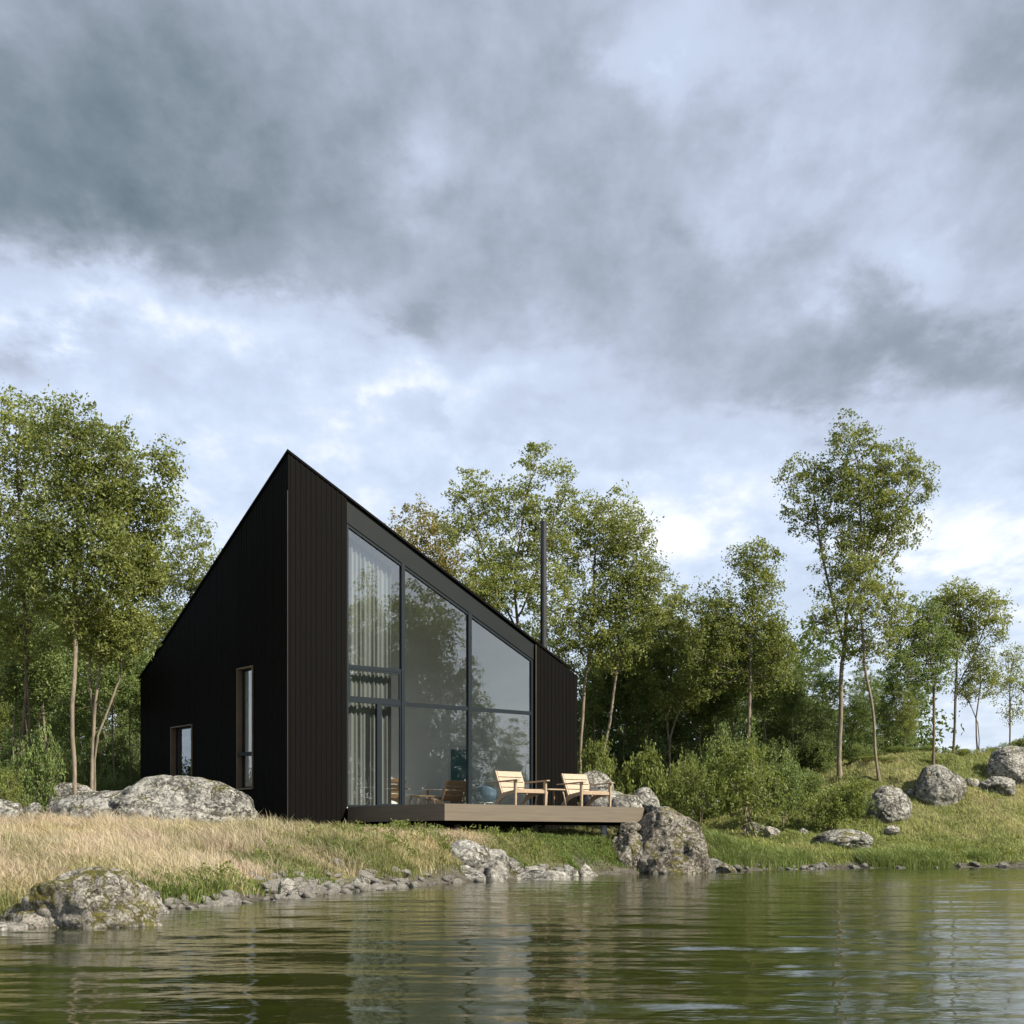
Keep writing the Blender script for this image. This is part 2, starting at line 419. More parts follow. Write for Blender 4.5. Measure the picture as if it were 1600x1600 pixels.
# ------------------------------------------------------------------ house
NX, NY = -4.884, 30.0
AD = Vector((.782, .623, 0)); BD = Vector((-.624, .782, 0))
LA, LB = 8.38, 7.8; ZP, ZE = 9.26, 5.0; ZF = 1.49
SA = (ZP-ZE)/LA; SB = (ZP-ZE)/LB
def H(a, b, z): return (NX+AD.x*a+BD.x*b, NY+AD.y*a+BD.y*b, z)
ta = lambda a: ZP-SA*a
tb = lambda b: ZP-SB*b
def H1(a, b): return Vector(H(a, b, 0))
house = thing('cabin', 'black timber cabin with steep peaked roof and tall glass facade', 'house', (0,0,0))
W0 = .55
def wall_cols_a(mb, a0, a1, z0, z1=None, b0=0.0, t=.2, drop=.06):
    f = z1 or (lambda a: ta(a)-drop)
    mb.prism([H(a0,b0,z0), H(a1,b0,z0), H(a1,b0,f(a1)), H(a0,b0,f(a0))], BD*t)
def wall_cols_b(mb, b0, b1, z0, z1=None, a0=0.0, t=.2, drop=.06):
    f = z1 or (lambda b: tb(b)-drop)
    mb.prism([H(a0,b0,z0), H(a0,b1,z0), H(a0,b1,f(b1)), H(a0,b0,f(b0))], AD*t)
G0, G1 = 1.50, 6.98
rnd = random.Random(5)
mb = MB()   # facade walls with their boards
wall_cols_a(mb, 0, G0, W0); wall_cols_a(mb, G1, LA, W0)
wall_cols_a(mb, G0+.002, G1-.002, W0, lambda a: ZF-.05, b0=.01)
def battens_a(a0, a1, pitch=.125):
    k = int((a1-a0)/pitch)
    for i in range(k):
        a = a0+.03+i*(a1-a0-.03)/k; w = .062
        dpt = .0075+rnd.uniform(-.002, .002)
        mb.prism([H(a,-dpt,W0), H(a+w,-dpt,W0), H(a+w,-dpt,ta(a+w)-.07), H(a,-dpt,ta(a)-.07)], BD*(dpt+.001))
battens_a(.03, G0-.02); battens_a(G1+.02, LA)
mb.build('facade_wall', M['black'], house)
mb = MB()
w2 = (1.58, 2.35, 1.93, 4.71); w1 = (4.70, 5.90, 2.25, 3.58)
wall_cols_b(mb, .2, w2[0], W0); wall_cols_b(mb, w2[1], w1[0], W0); wall_cols_b(mb, w1[1], LB, W0)
for w in (w1, w2):
    wall_cols_b(mb, w[0], w[1], W0, lambda b: w[2]); wall_cols_b(mb, w[0], w[1], w[3])
k = int(LB/.125)
for i in range(k):
    b = .04+i*(LB-.04)/k; wd = .066; dpt = .004+rnd.uniform(-.0015, .0015)
    segs = [(W0, tb(b)-.07)]
    for w in (w1, w2):
        if b+wd > w[0]-.02 and b < w[1]+.02: segs = [(W0, w[2]-.04), (w[3]+.04, tb(b)-.07)]
    for z0, z1 in segs:
        mb.box((-dpt, b, z0), (.001, b+wd, z1), H)
mb.build('side_wall', M['black'], house)
mb = MB()   # rear walls
mb.prism([H(LA,.2,W0), H(LA,LB,W0), H(LA,LB,ZP-.06), H(LA,.2,ZE+SB*.2-.06)], AD*-.2)
mb.prism([H(.2,LB,W0), H(LA-.2,LB,W0), H(LA-.2,LB,ZP-SA*.2-.06), H(.2,LB,ZE+SA*.2-.06)], BD*-.2)
mb.build('rear_wall', M['black'], house)
mb = MB()   # roof: two planes meeting on the diagonal ridge, with a thin overhang
e = .03
Np, Rp, Fp, Lp = H(-e,-e,ZP), H(LA+e,-e,ZE), H(LA+e,LB+e,ZP), H(-e,LB+e,ZE)
for tri in ((Np, Rp, Fp), (Np, Fp, Lp)):
    mb.prism([(p[0], p[1], p[2]-.05) for p in tri], (0, 0, .055))
roof = mb.build('roof', M['black'], house)
# flue
fx = H(8.05, .95, 0)
mb = MB()
zt = HC+(HY-816)/F*fx[1]
mb.tube([(fx[0],fx[1],z) for z in (4.9, 6.2, 7.6, zt)], [.082]*4, 24, False)
for z in (6.40, 7.93): mb.tube([(fx[0],fx[1],z),(fx[0],fx[1],z+.035)], [.087,.087], 24, False)
mb.tube([(fx[0],fx[1],zt-.03),(fx[0],fx[1],zt+.02)], [.089,.089], 24, False)
ch = mb.build('chimney_flue', M['steel'], roof, True)
mb = MB(); mb.tube([(fx[0],fx[1],zt-.02),(fx[0],fx[1],zt+.005)], [.0815,.0815], 16); mb.build('flue_mouth', M['black'], roof)
# corner flashing
mb = MB(); mb.tube([H(-.03,-.035,W0), H(-.03,-.035,ZP-.9)], [.008,.008], 8); mb.build('corner_trim', M['brass'], house)
mb = MB(); mb.box((G1+.0, -.03, ZF-.3), (G1+.022, -.023, ta(G1)-.1), H); mb.build('edge_trim', M['brass'], house)
# fascia above glazing
zg = lambda a: ta(a)-.60+(a-G0)*.022
mb = MB()
mb.prism([H(G0+.002,.03,zg(G0)), H(G1-.002,.03,zg(G1)), H(G1-.002,.03,ta(G1)-.075), H(G0+.002,.03,ta(G0)-.075)], BD*.1)
mb.build('eaves_fascia', M['slate'], house)
# glazing frames
def a_of(px, b=0.0):
    u = (px-CX)/F; x0 = NX+BD.x*b; y0 = NY+BD.y*b
    return (u*y0-x0)/(AD.x-u*AD.y)
m1 = a_of(631.5); m2 = a_of(736); sm = a_of(594); gl = G0+.002; gr = G1-.002
ZT = 3.905; ZU = 4.665
fb0, fb1 = .045, .13
def frame_v(mb, a, w, z0, zf, b0=fb0, b1=fb1):
    mb.prism([H(a-w/2,b0,z0), H(a+w/2,b0,z0), H(a+w/2,b0,zf(a+w/2)), H(a-w/2,b0,zf(a-w/2))], BD*(b1-b0))
zgl = lambda a: zg(a)+.0
gz = thing('glazing', None, None); del_keys = [k for k in gz.keys()]
gz.parent = house; gz.name = 'glass_facade'
mb = MB()
frame_v(mb, gl+.035, .07, ZF, zgl); frame_v(mb, gr-.04, .08, ZF, zgl)
frame_v(mb, m1, .095, ZF, zgl, fb0-.012); frame_v(mb, m2, .10, ZF, zgl, fb0-.012)
mb.prism([H(gl+.07,fb0+.003,zg(gl+.07)-.07), H(gr-.08,fb0+.003,zg(gr-.08)-.07), H(gr-.08,fb0+.003,zg(gr-.08)-.001), H(gl+.07,fb0+.003,zg(gl+.07)-.001)], BD*.08)
mb.box((gl+.07, fb0+.004, ZT-.045), (m1-.048, fb1-.01, ZT+.045), H)
mb.box((m1+.048, fb0+.004, ZT-.045), (m2-.05, fb1-.01, ZT+.045), H)
mb.box((m2+.05, fb0+.004, ZT-.045), (gr-.08, fb1-.01, ZT+.045), H)
mb.box((gl+.07, fb0+.004, ZU-.04), (m1-.048, fb1-.01, ZU+.04), H)
mb.box((gl+.07, fb0+.006, ZF-.001), (m1-.048, fb1-.01, ZF+.05), H)
mb.box((m1+.048, fb0+.006, ZF-.001), (m2-.05, fb1-.01, ZF+.05), H)
mb.box((m2+.05, fb0+.006, ZF-.001), (gr-.08, fb1-.01, ZF+.05), H)
frame_v(mb, sm, .10, ZF+.051, lambda a: ZT-.046)
mb.build('glazing_frame', M['frame'], gz)
def sash(a0, a1, z0, z1, w=.045):      # opening light: a thin inner frame
    mb = MB()
    mb.box((a0, .055, z0), (a0+w, .10, z1), H); mb.box((a1-w, .055, z0), (a1, .10, z1), H)
    mb.box((a0+w, .056, z0), (a1-w, .099, z0+w), H); mb.box((a0+w, .056, z1-w), (a1-w, .099, z1), H)
    mb.build('sash', M['frame'], gz)
def pane(a0, a1, z0, z1f, bb=.085):
    mb = MB(); mb.prism([H(a0,bb,z0), H(a1,bb,z0), H(a1,bb,z1f(a1)), H(a0,bb,z1f(a0))], BD*.004)
    mb.v = mb.v[:4]; mb.f = [(0,1,2,3)]
    mb.build('pane', M['glass'], gz)
zp = lambda a: zg(a)-.065
L1, L2, L3 = (gl+.065, m1-.045), (m1+.045, m2-.045), (m2+.045, gr-.075)
pane(L1[0], L1[1], ZU+.038, zp); pane(L1[0], L1[1], ZT+.043, lambda a: ZU-.038)
pane(L1[0], sm-.048, ZF+.048, lambda a: ZT-.043); pane(sm+.048, L1[1], ZF+.048, lambda a: ZT-.043)
for L in (L2, L3):
    pane(L[0], L[1], ZT+.043, zp); pane(L[0], L[1], ZF+.048, lambda a: ZT-.043)
sash(L1[0]+.006, L1[1]-.004, ZT+.046, ZU-.041)
sash(sm+.051, L1[1]-.004, ZF+.052, ZT-.047, .035)
mb = MB(); mb.tube([H(L2[1]-.10, .03, 5.05), H(L2[1]-.10, .03, 5.13)], [.012,.012], 8); mb.build('handle', M['brass'], gz)
# side windows
def side_window(w, mull=None):
    b0, b1, z0, z1 = w
    par = thing('window', None, None); par.parent = house
    mb = MB()
    mb.box((-.03, b1-.03, z0), (.19, b1-.002, z1-.002), H)         # far jamb, seen
    mb.box((-.03, b0+.002, z0), (.19, b0+.03, z1-.002), H)
    mb.box((-.032, b0+.03, z1-.03), (.19, b1-.03, z1-.004), H)
    mb.box((-.05, b0-.02, z0-.03), (.19, b1+.02, z0), H)
    mb.build('window_reveal', M['jamb'], par)
    mb = MB(); g = .045; A0, A1 = .105, .15
    mb.box((A0, b0+.03, z0), (A1, b0+.03+g, z1-.03), H); mb.box((A0, b1-.03-g, z0), (A1, b1-.03, z1-.03), H)
    mb.box((A0+.001, b0+.03+g, z0), (A1, b1-.03-g, z0+g), H); mb.box((A0+.001, b0+.03+g, z1-.03-g), (A1, b1-.03-g, z1-.03), H)
    if mull: mb.box((-.01, b0+.031, mull-.035), (A1-.004, b1-.031, mull+.035), H)
    mb.build('window_frame', M['frame'], par)
    mb = MB(); mb.add([H(.12,b0+.04,z0+.01), H(.12,b1-.04,z0+.01), H(.12,b1-.04,z1-.04), H(.12,b0+.04,z1-.04)], [(3,2,1,0)])
    mb.build('pane', M['glass'], par)
side_window(w1); side_window(w2, 2.72)
# interior
mb = MB(); mb.box((.2, .2, ZF-.06), (LA-.2, LB-.2, ZF-.004), H); mb.box((G0+.004,.03,ZF-.05),(G1-.004,.2,ZF-.004),H); mb.build('interior_floor', M['floor'], house)
PB = 3.75
mb = MB()
cz = lambda a, b: min(ZP-SA*a+0*b, 99)
def roofz(a, b):   # underside of the two roof planes
    ra, rb = a/LA, b/LB
    return (ZP-(ZP-ZE)*(ra-rb) if ra > rb else ZP-(ZP-ZE)*(rb-ra))-.07
pa = [.22, PB/LB*LA, LA-.22]
mb.prism([H(pa[0],PB,ZF), H(pa[2],PB,ZF), H(pa[2],PB,roofz(pa[2],PB)), H(pa[1],PB,roofz(pa[1],PB)), H(pa[0],PB,roofz(pa[0],PB))], BD*.12)
mb.prism([H(.205,.21,ZF), H(.205,w2[0]-.01,ZF), H(.205,w2[0]-.01,roofz(.2,w2[0])), H(.205,.21,roofz(.205,.21))], AD*.02)
mb.prism([H(LA-.205,.21,ZF), H(LA-.205,PB,ZF), H(LA-.205,PB,roofz(LA-.2,PB)), H(LA-.205,.21,roofz(LA-.2,.21))], AD*-.02)
mb.prism([H(G0-.9,.215,ZF), H(G0-.02,.215,ZF), H(G0-.02,.215,ta(G0)-.3), H(G0-.9,.215,ta(G0-.9)-.3)], BD*.02)
mb.build('interior_wall', M['lining'], house)
mb = MB()
ce = .075
mb.prism([(p[0],p[1],p[2]-ce) for p in (H(.21,.21,roofz(.21,.21)), H(LA-.21,.21,roofz(LA-.21,.21)), H(LA-.21,LB-.21,roofz(LA-.21,LB-.21)))], (0,0,.03))
mb.prism([(p[0],p[1],p[2]-ce) for p in (H(.21,.21,roofz(.21,.21)), H(LA-.21,LB-.21,roofz(LA-.21,LB-.21)), H(.21,LB-.21,roofz(.21,LB-.21)))], (0,0,.03))
mb.build('ceiling', M['lining'], house)
dr = thing('interior_door', None, None); dr.parent = house
d0 = a_of(703, 3.75); d1 = d0+.62
mb = MB(); mb.box((d0, PB-.03, ZF), (d1, PB-.012, 3.2), H); mb.build('door_leaf', M['teal'], dr)
mb = MB(); mb.box((d0-.09, PB-.045, ZF), (d0-.002, PB-.002, 3.3), H); mb.box((d0-.002, PB-.045, 3.202), (d1, PB-.002, 3.3), H); mb.build('door_frame', M['white'], dr)
# curtain (hangs inside the glass)
mb = MB(); n = 150; A0, A1 = G0+.12, G0+1.42
rows = 10
for j in range(rows+1):
    for i in range(n+1):
        a = A0+(A1-A0)*i/n; t = j/rows
        zt_ = min(zg(a)-.12, 99); z = ZF+.03+(zt_-ZF-.03)*t
        bb = .34+.030*math.sin(i/n*2*math.pi*11+.5*math.sin(i*.13)+.3*t)+.012*math.sin(i*.31+t*3)
        mb.v.append(H(a, bb, z))
for j in range(rows):
    for i in range(n):
        k = j*(n+1)+i; mb.f.append((k, k+1, k+n+2, k+n+1))
cu = mb.build('curtain', M['curtain'], None, True)
tag(cu, 'cream floor-to-ceiling curtain in folds behind the tall glass', 'curtain')

# blue shell chair inside
ic = thing('shell_chair', 'blue rounded shell chair on white legs inside the room', 'chair', H(6.42, 1.25, ZF-.002), R(-60))
mb = MB(); n = 20; rr = 9
for j in range(rr+1):
    for i in range(n+1):
        th = R(-115)+R(230)*i/n; t = j/rr
        hh = .20+.44*t*(1-.35*(abs(th)/R(115))**2.5)
        r_ = .17+.13*min(1, t*2.2)**.6
        mb.v.append((r_*math.sin(th)*1.05, -r_*math.cos(th), hh))
for j in range(rr):
    for i in range(n):
        k = j*(n+1)+i; mb.f.append((k, k+1, k+n+2, k+n+1))
sh_ = mb.build('shell', M['blue'], ic, True); sl = sh_.modifiers.new('thick', 'SOLIDIFY'); sl.thickness = .015
mb = MB(); mb.tube([(0,0,.19),(0,0,.225)], [.20,.19], 20); mb.build('seat', M['white'], ic)
for sx, sy in ((1,1),(-1,1),(1,-1),(-1,-1)):
    mb = MB(); mb.tube([(sx*.12, sy*.12, .19), (sx*.2, sy*.2, 0)], [.018, .013], 8); mb.build('leg', M['white'], ic, True)

# ------------------------------------------------------------------ deck
D0, D1, DS = G0+.0, 7.12, 3.75
dk = thing('wooden_deck', 'low brown timber deck with deep plain edge boards before the glass', 'deck')
DT = ZF+.0; FH = .345
mb = MB()
nb = 26
for i in range(nb):
    b1 = -.004-i*(DS-.03)/nb; b0 = b1-(DS-.03)/nb+.006
    mb.box((D0+.032, b0, DT-.03), (D1-.032, b1, DT-.002), H)
mb.build('deck_boards', M['deck'], dk)
mb = MB(); mb.box((D0, -DS, DT-FH), (D1, -DS+.03, DT), H)
mb.build('front_fascia', M['deck'], dk)
mb = MB(); mb.box((D0, -DS+.031, DT-FH), (D0+.03, -.035, DT-.001), H)
f2 = mb.build('side_fascia', M['deck'], dk)
mb = MB(); mb.box((D1-.03, -DS+.031, DT-FH), (D1, -.035, DT-.001), H); mb.build('side_fascia', M['deck'], dk)
for i in range(8):
    mb = MB(); a = D0+.4+i*.78
    mb.box((a, -DS+.05, DT-.22), (a+.05, -.05, DT-.032), H); mb.build('joist', M['deck'], dk)
mb = MB(); mb.box((D0+.1, -DS+.45, DT-FH-.07), (D1-.1, -DS+.60, DT-.222), H); mb.build('bearer', M['black'], dk)
for a, b in ((6.35, -DS+.52), (2.2, -DS+.52), (4.3, -DS+.52), (6.6, -.6), (2.2, -.6)):
    q = H(a, b, 0); zg_ = gz1(q[0], q[1])
    mb = MB(); mb.tube([(q[0], q[1], zg_-.2), (q[0], q[1], DT-FH-.069)], [.085, .075], 14); mb.build('support_post', M['white'] if a == 6.35 else M['deck'], dk, True)

# ------------------------------------------------------------------ lounge chairs and table
def make_chair(wood='teak'):
    t = thing('lounge_chair', '', 'chair')
    W = .425; wi = .345
    def yz(x0, x1, poly, mb): mb.prism([(x0, y, z) for y, z in poly], (x1-x0, 0, 0))
    for s in (-1, 1):
        mb = MB(); yz(s*W-.022, s*W+.022, [(.335,0),(.385,0),(.40,.555),(.32,.555)], mb); mb.build('leg', M[wood], t, bevel=.004)
    for s in (-1, 1):
        mb = MB(); x0, x1 = s*W-.045, s*W+.045
        yz(x0, x1, [(.47,.556),(.47,.582),(-.50,.552),(-.50,.526),(-.1,.535)], mb); mb.build('armrest', M[wood], t, bevel=.005)
    for s in (-1, 1):
        mb = MB(); c = s*(wi+.024)
        yz(c-.015, c+.015, [(.36,.365),(.1,.335),(-.20,.285),(-.28,.22),(-.50,0),(-.36,0),(-.22,.13),(-.08,.20),(.08,.245),(.36,.285)], mb)
        mb.build('side_frame', M[wood], t, bevel=.004)
    for s in (-1, 1):
        mb = MB(); c = s*(wi+.006)
        yz(c-.017, c+.017, [(-.17,.26),(-.235,.25),(-.47,.79),(-.425,.80)], mb); mb.build('back_post', M[wood], t, bevel=.004)
    mb = MB(); dv = Vector((0, -.255, .54)).normalized(); nn = Vector((0, dv.z, -dv.y))
    for k, (s0, s1) in enumerate(((.045,.165),(.182,.30),(.317,.42),(.437,.575))):
        a = Vector((0, -.175, .27))+dv*s0; b = Vector((0, -.175, .27))+dv*s1
        mb.bar(a, b, (wi-.012)*2, .018, up=nn)
    mb.build('backrest', M[wood], t, bevel=.003)
    mb = MB()
    for k in range(5):
        y0 = -.18+k*.112; z0 = .30+.075*(y0+.18)/.56
        mb.box((-wi+.01, y0, z0-.006), (wi-.01, y0+.10, z0+.016))
    mb.build('seat', M[wood], t, bevel=.003)
    mb = MB(); mb.box((-W+.022, .345, .29), (W-.022, .372, .36)); mb.build('front_rail', M[wood], t, bevel=.003)
    return t
ang = math.atan2(AD.y, AD.x)
ch1 = make_chair()
ch2 = copy_tree(ch1)
def place_on_deck(o, a, b, rz=0):
    q = H(a, b, DT-.001); o.location = q; o.rotation_euler = (0, 0, ang+math.pi+rz)
place_on_deck(ch1, 4.29, -2.74); place_on_deck(ch2, 6.27, -2.70, R(-2))
tag(ch1, 'pale wooden lounge chair on the deck in front of the glass', group='lounge chairs on the deck')
tag(ch2, 'pale wooden lounge chair at the boulder end of the deck', group='lounge chairs on the deck')
ic1 = make_chair('walnut'); ic2 = copy_tree(ic1)  # browner chairs added at the deck chairs' mirror positions to firm up their reflection
for o_, a_, b_ in ((ic1, 4.29, 2.74), (ic2, 6.27, 2.70)):
    o_.location = H(a_, b_, ZF-.002); o_.rotation_euler = (0, 0, ang)
tag(ic1, 'brown wooden armchair inside, seen from behind near the curtain', group='armchairs added as reflections of the deck chairs')
tag(ic2, 'brown wooden armchair inside, seen from behind near the teal door', group='armchairs added as reflections of the deck chairs')
tb_ = thing('side_table', 'small wooden table with splayed legs between two lounge chairs', 'table', H(5.33, -2.55, DT-.001), ang)
mb = MB(); pts = []
for k in range(28):
    a = 2*math.pi*k/28; c_, s_ = math.cos(a), math.sin(a)
    pts.append((.33*math.copysign(abs(c_)**.6, c_), .25*math.copysign(abs(s_)**.6, s_), .385))
mb.prism(pts, (0, 0, .028)); mb.build('table_top', M['teak'], tb_, bevel=.005)
for sx, sy in ((1,1),(-1,1),(1,-1),(-1,-1)):
    mb = MB(); mb.tube([(sx*.22, sy*.15, .386), (sx*.25, sy*.17, .30), (sx*.29, sy*.21, 0)], [.020, .019, .014], 8); mb.build('leg', M['teak'], tb_, True)

tb2 = thing('mirrored_table', 'low brown table inside between the two brown armchairs', 'table', H(5.33, 2.55, ZF-.002), ang)  # browner side table repeated at its mirror position, strengthening the reflection in the glass
mb = MB(); mb.prism([(x_, y_, .36) for x_, y_, _ in pts], (0, 0, .028)); mb.build('table_top', M['walnut'], tb2, bevel=.005)
for sx, sy in ((1,1),(-1,1),(1,-1),(-1,-1)):
    mb = MB(); mb.tube([(sx*.22, sy*.15, .361), (sx*.25, sy*.17, .28), (sx*.29, sy*.21, 0)], [.020, .019, .014], 8); mb.build('leg', M['walnut'], tb2, True)
# ------------------------------------------------------------------ trees
def grow(spec, seed, natt=230, bf=.35, tipr=.006, expo=.40, trunks=None, step=.5, bend=.12):
    """Branch skeleton: greedy minimum-cost tree over points scattered in the crown lobes. spec: list of (centre, radii)."""
    rg = np.random.default_rng(seed)
    vol = np.array([r[0]*r[1]*r[2] for _, r in spec])**.8; vol /= vol.sum()
    pts = []
    for (c, r), w in zip(spec, vol):
        n = max(6, int(natt*w)); d = rg.normal(size=(n, 3)); d /= np.linalg.norm(d, axis=1)[:, None]
        rad = rg.random(n)**.42
        rad = rad*(1+.16*vnoise(d*2.2+np.array(c), seed % 7))
        pts.append(np.array(c)+d*rad[:, None]*np.array(r))
    A = np.concatenate(pts); A = A[A[:, 2] > .25]
    nodes = []; par = []; plen = []
    for tr in trunks:
        tr = np.array(tr, float)
        m = 0; prev = -1
        if nodes and tr[0][2] > 1: prev = int(np.argmin([np.linalg.norm(q_-tr[0]) for q_ in nodes]))
        for i in range(len(tr)-1):
            L = np.linalg.norm(tr[i+1]-tr[i]); k = max(1, int(L/step))
            for j in range(k):
                p = tr[i]+(tr[i+1]-tr[i])*j/k
                if i+j > 0: p = p+rg.normal(size=3)*np.array([bend, bend, 0])*.35*min(1, L)
                nodes.append(p); par.append(prev); plen.append(0 if prev < 0 else plen[prev]+np.linalg.norm(p-nodes[prev])*.55); prev = len(nodes)-1
        nodes.append(tr[-1]); par.append(prev); plen.append(plen[prev]+step*.5)
    ntr = len(nodes); low = min(t[-1][2] for t in trunks)*.55
    N = [np.array(p) for p in nodes]
    cost = np.full(len(A), 1e9); best = np.zeros(len(A), int)
    def upd(idx):
        p = N[idx]; dv = A-p
        d = np.linalg.norm(dv, axis=1)
        up = np.clip(-(dv[:, 2])/np.maximum(d, .01), 0, 1)*.8        # growing downwards is dear
        c = d*(1+up)+bf*plen[idx]
        m_ = c < cost; cost[m_] = c[m_]; best[m_] = idx
    for i in range(ntr):
        if N[i][2] >= low or ntr < 4: upd(i)
    alive = np.ones(len(A), bool)
    while alive.any():
        i = int(np.argmin(np.where(alive, cost, 1e9))); alive[i] = False; cost[i] = -1
        b = int(best[i]); p0 = N[b]; p1 = A[i]; L = np.linalg.norm(p1-p0); k = max(1, int(L/(step*.8)))
        prev = b
        for j in range(1, k+1):
            p = p0+(p1-p0)*j/k
            if j < k: p = p+np.array([0, 0, .10*L*math.sin(math.pi*j/k)*-.5])+rg.normal(size=3)*.05
            N.append(p); par.append(prev); plen.append(plen[prev]+L/k); prev = len(N)-1; cs = cost.copy(); upd(prev); cost[~alive] = -1
    N = np.array(N); par = np.array(par)
    n = len(N); leafc = np.zeros(n); ch = [[] for _ in range(n)]
    for i in range(n):
        if par[i] >= 0: ch[par[i]].append(i)
    for i in range(n-1, -1, -1):
        if not ch[i]: leafc[i] += 1
        if par[i] >= 0: leafc[par[i]] += leafc[i]
    rad = tipr*leafc**expo
    for i in range(n):                      # root flare
        if N[i][2] < .5 and i < ntr: rad[i] *= 1+.5*(1-max(N[i][2], 0)/.5)
    mb = MB(); seen = set()
    roots = [i for i in range(n) if par[i] < 0]; stack = [(r, None) for r in roots]
    while stack:
        s, pr = stack.pop(); path = [s] if pr is None else [pr, s]; i = s
        while ch[i]:
            cs = sorted(ch[i], key=lambda k: -leafc[k])
            for k in cs[1:]: stack.append((k, i))
            i = cs[0]; path.append(i)
        rr = [rad[k] for k in path]
        if pr is not None: rr[0] = rr[1]
        P_ = N[path].copy()
        if len(P_) > 3:
            Q = P_.copy(); Q[1:-1] = .25*P_[:-2]+.5*P_[1:-1]+.25*P_[2:]; P_ = Q
        rmax = max(rr); ns = 10 if rmax > .08 else (6 if rmax > .03 else 4)
        mb.tube([tuple(p) for p in P_], rr, ns, False)
    tips = [i for i in range(n) if leafc[i] <= 2.5 and i >= ntr]
    return mb, N[tips], rad
def leaf_cloud(name, centers, per, size, cr, mat, seed, up=.35, flat=.7):
    rg = np.random.default_rng(seed+99); k = len(centers); n = k*per
    cl = np.repeat(rg.random(k), per)
    cw = .5+.5*fbm(centers*.6, 2, seed % 11); cl = np.clip(.5*cl+np.repeat(cw, per)*.5, 0, 1)
    C = np.repeat(centers, per, 0)
    sc = np.repeat(rg.uniform(.6, 1.25, k), per)
    d = rg.normal(size=(n, 3)); d /= np.linalg.norm(d, axis=1)[:, None]
    d *= (rg.random(n)**.5)[:, None]*cr*sc[:, None]; d[:, 2] *= flat
    ca = rg.normal(size=(k, 3))*np.array([1, 1, .7])+np.array([0, 0, .35]); ca /= np.linalg.norm(ca, axis=1)[:, None]
    along = np.clip(rg.normal(size=n), -1.5, 1.5)*cr*.75*sc
    p = C+d*.72+np.repeat(ca, per, 0)*along[:, None]; p[:, 2] -= .25*np.abs(along)
    out = d/np.maximum(np.linalg.norm(d, axis=1)[:, None], 1e-4)
    ax = out*.5+rg.normal(size=(n, 3))*.7; ax[:, 2] -= .15; ax /= np.linalg.norm(ax, axis=1)[:, None]
    nr = rg.normal(size=(n, 3)); nr[:, 2] += up*2.5
    sd = np.cross(ax, nr); sd /= np.maximum(np.linalg.norm(sd, axis=1)[:, None], 1e-4)
    L = size*rg.uniform(.6, 1.3, n)[:, None]; w = L*rg.uniform(.34, .52, n)[:, None]
    nrm = np.cross(sd, ax)
    v = np.stack([p-ax*L*.5, p+sd*w*.6+nrm*w*.3, p+ax*L*.5, p-sd*w*.6+nrm*w*.3], 1).reshape(-1, 3)
    rn = np.repeat(rg.random(n), 4); clv = np.repeat(cl, 4)
    return npmesh(name, v, np.arange(n*4), np.arange(n)*4, mat, False, {'rnd': ('FLOAT', rn), 'clump': ('FLOAT', clv)})

def tree_px(name, label, base, blobs, mat, bark='bark', seed=1, natt=230, per=34, size=.115, cr=.30, group=None, trunk_px=None, tipr=.0050, expo=.42, depth=.85, cat='tree', bf=.35, zoff=0, up=.35):
    """blobs in photo pixels at the tree's own distance, turned into metres; depth gives the crown its thickness."""
    px, Y = base; x0 = (px-CX)/F*Y; z0 = gz1(x0, Y)-.05; k = Y/F
    rgl = random.Random(seed)
    natt = int(natt*1.7); per = int(per*1.35); size *= .84
    spec = []
    for b in blobs:
        bx, by, rx, ry = b[:4]
        dy = b[4] if len(b) > 4 else rgl.uniform(-.4, .4)*rx*k
        spec.append((((bx-CX)*k-x0, dy, HC+(HY-by)*k-z0), (rx*k, min(rx, ry*1.2)*k*depth, ry*k)))
    tr = []
    for T in (trunk_px or [[(blobs[0][0], blobs[0][1])]]):
        pts = [(rgl.uniform(-.05, .05) if len(tr) else 0, 0, 0)]
        for j, (qx, qy) in enumerate(T):
            if j == 0 and len(tr) and qy < 1110: pts = []
            if j == 0 and len(T) > 1 and qy > 1150: pts[0] = ((qx-CX)*k-x0, rgl.uniform(-.1, .1), 0); continue
            pts.append(((qx-CX)*k-x0, rgl.uniform(-.15, .15), HC+(HY-qy)*k-z0))
        tr.append(pts)
    mb, tips, rad = grow(spec, seed, natt, bf, tipr, expo, tr)
    t = thing(name, label, cat, (x0, Y, z0), 0, group)
    link('trunk', mb.mesh('trunk', M[bark], True), t)
    link('crown', leaf_cloud('crown', tips, per, size, cr, M[mat], seed, up), t)
    return t

HT = 'tall trees along the wood edge'
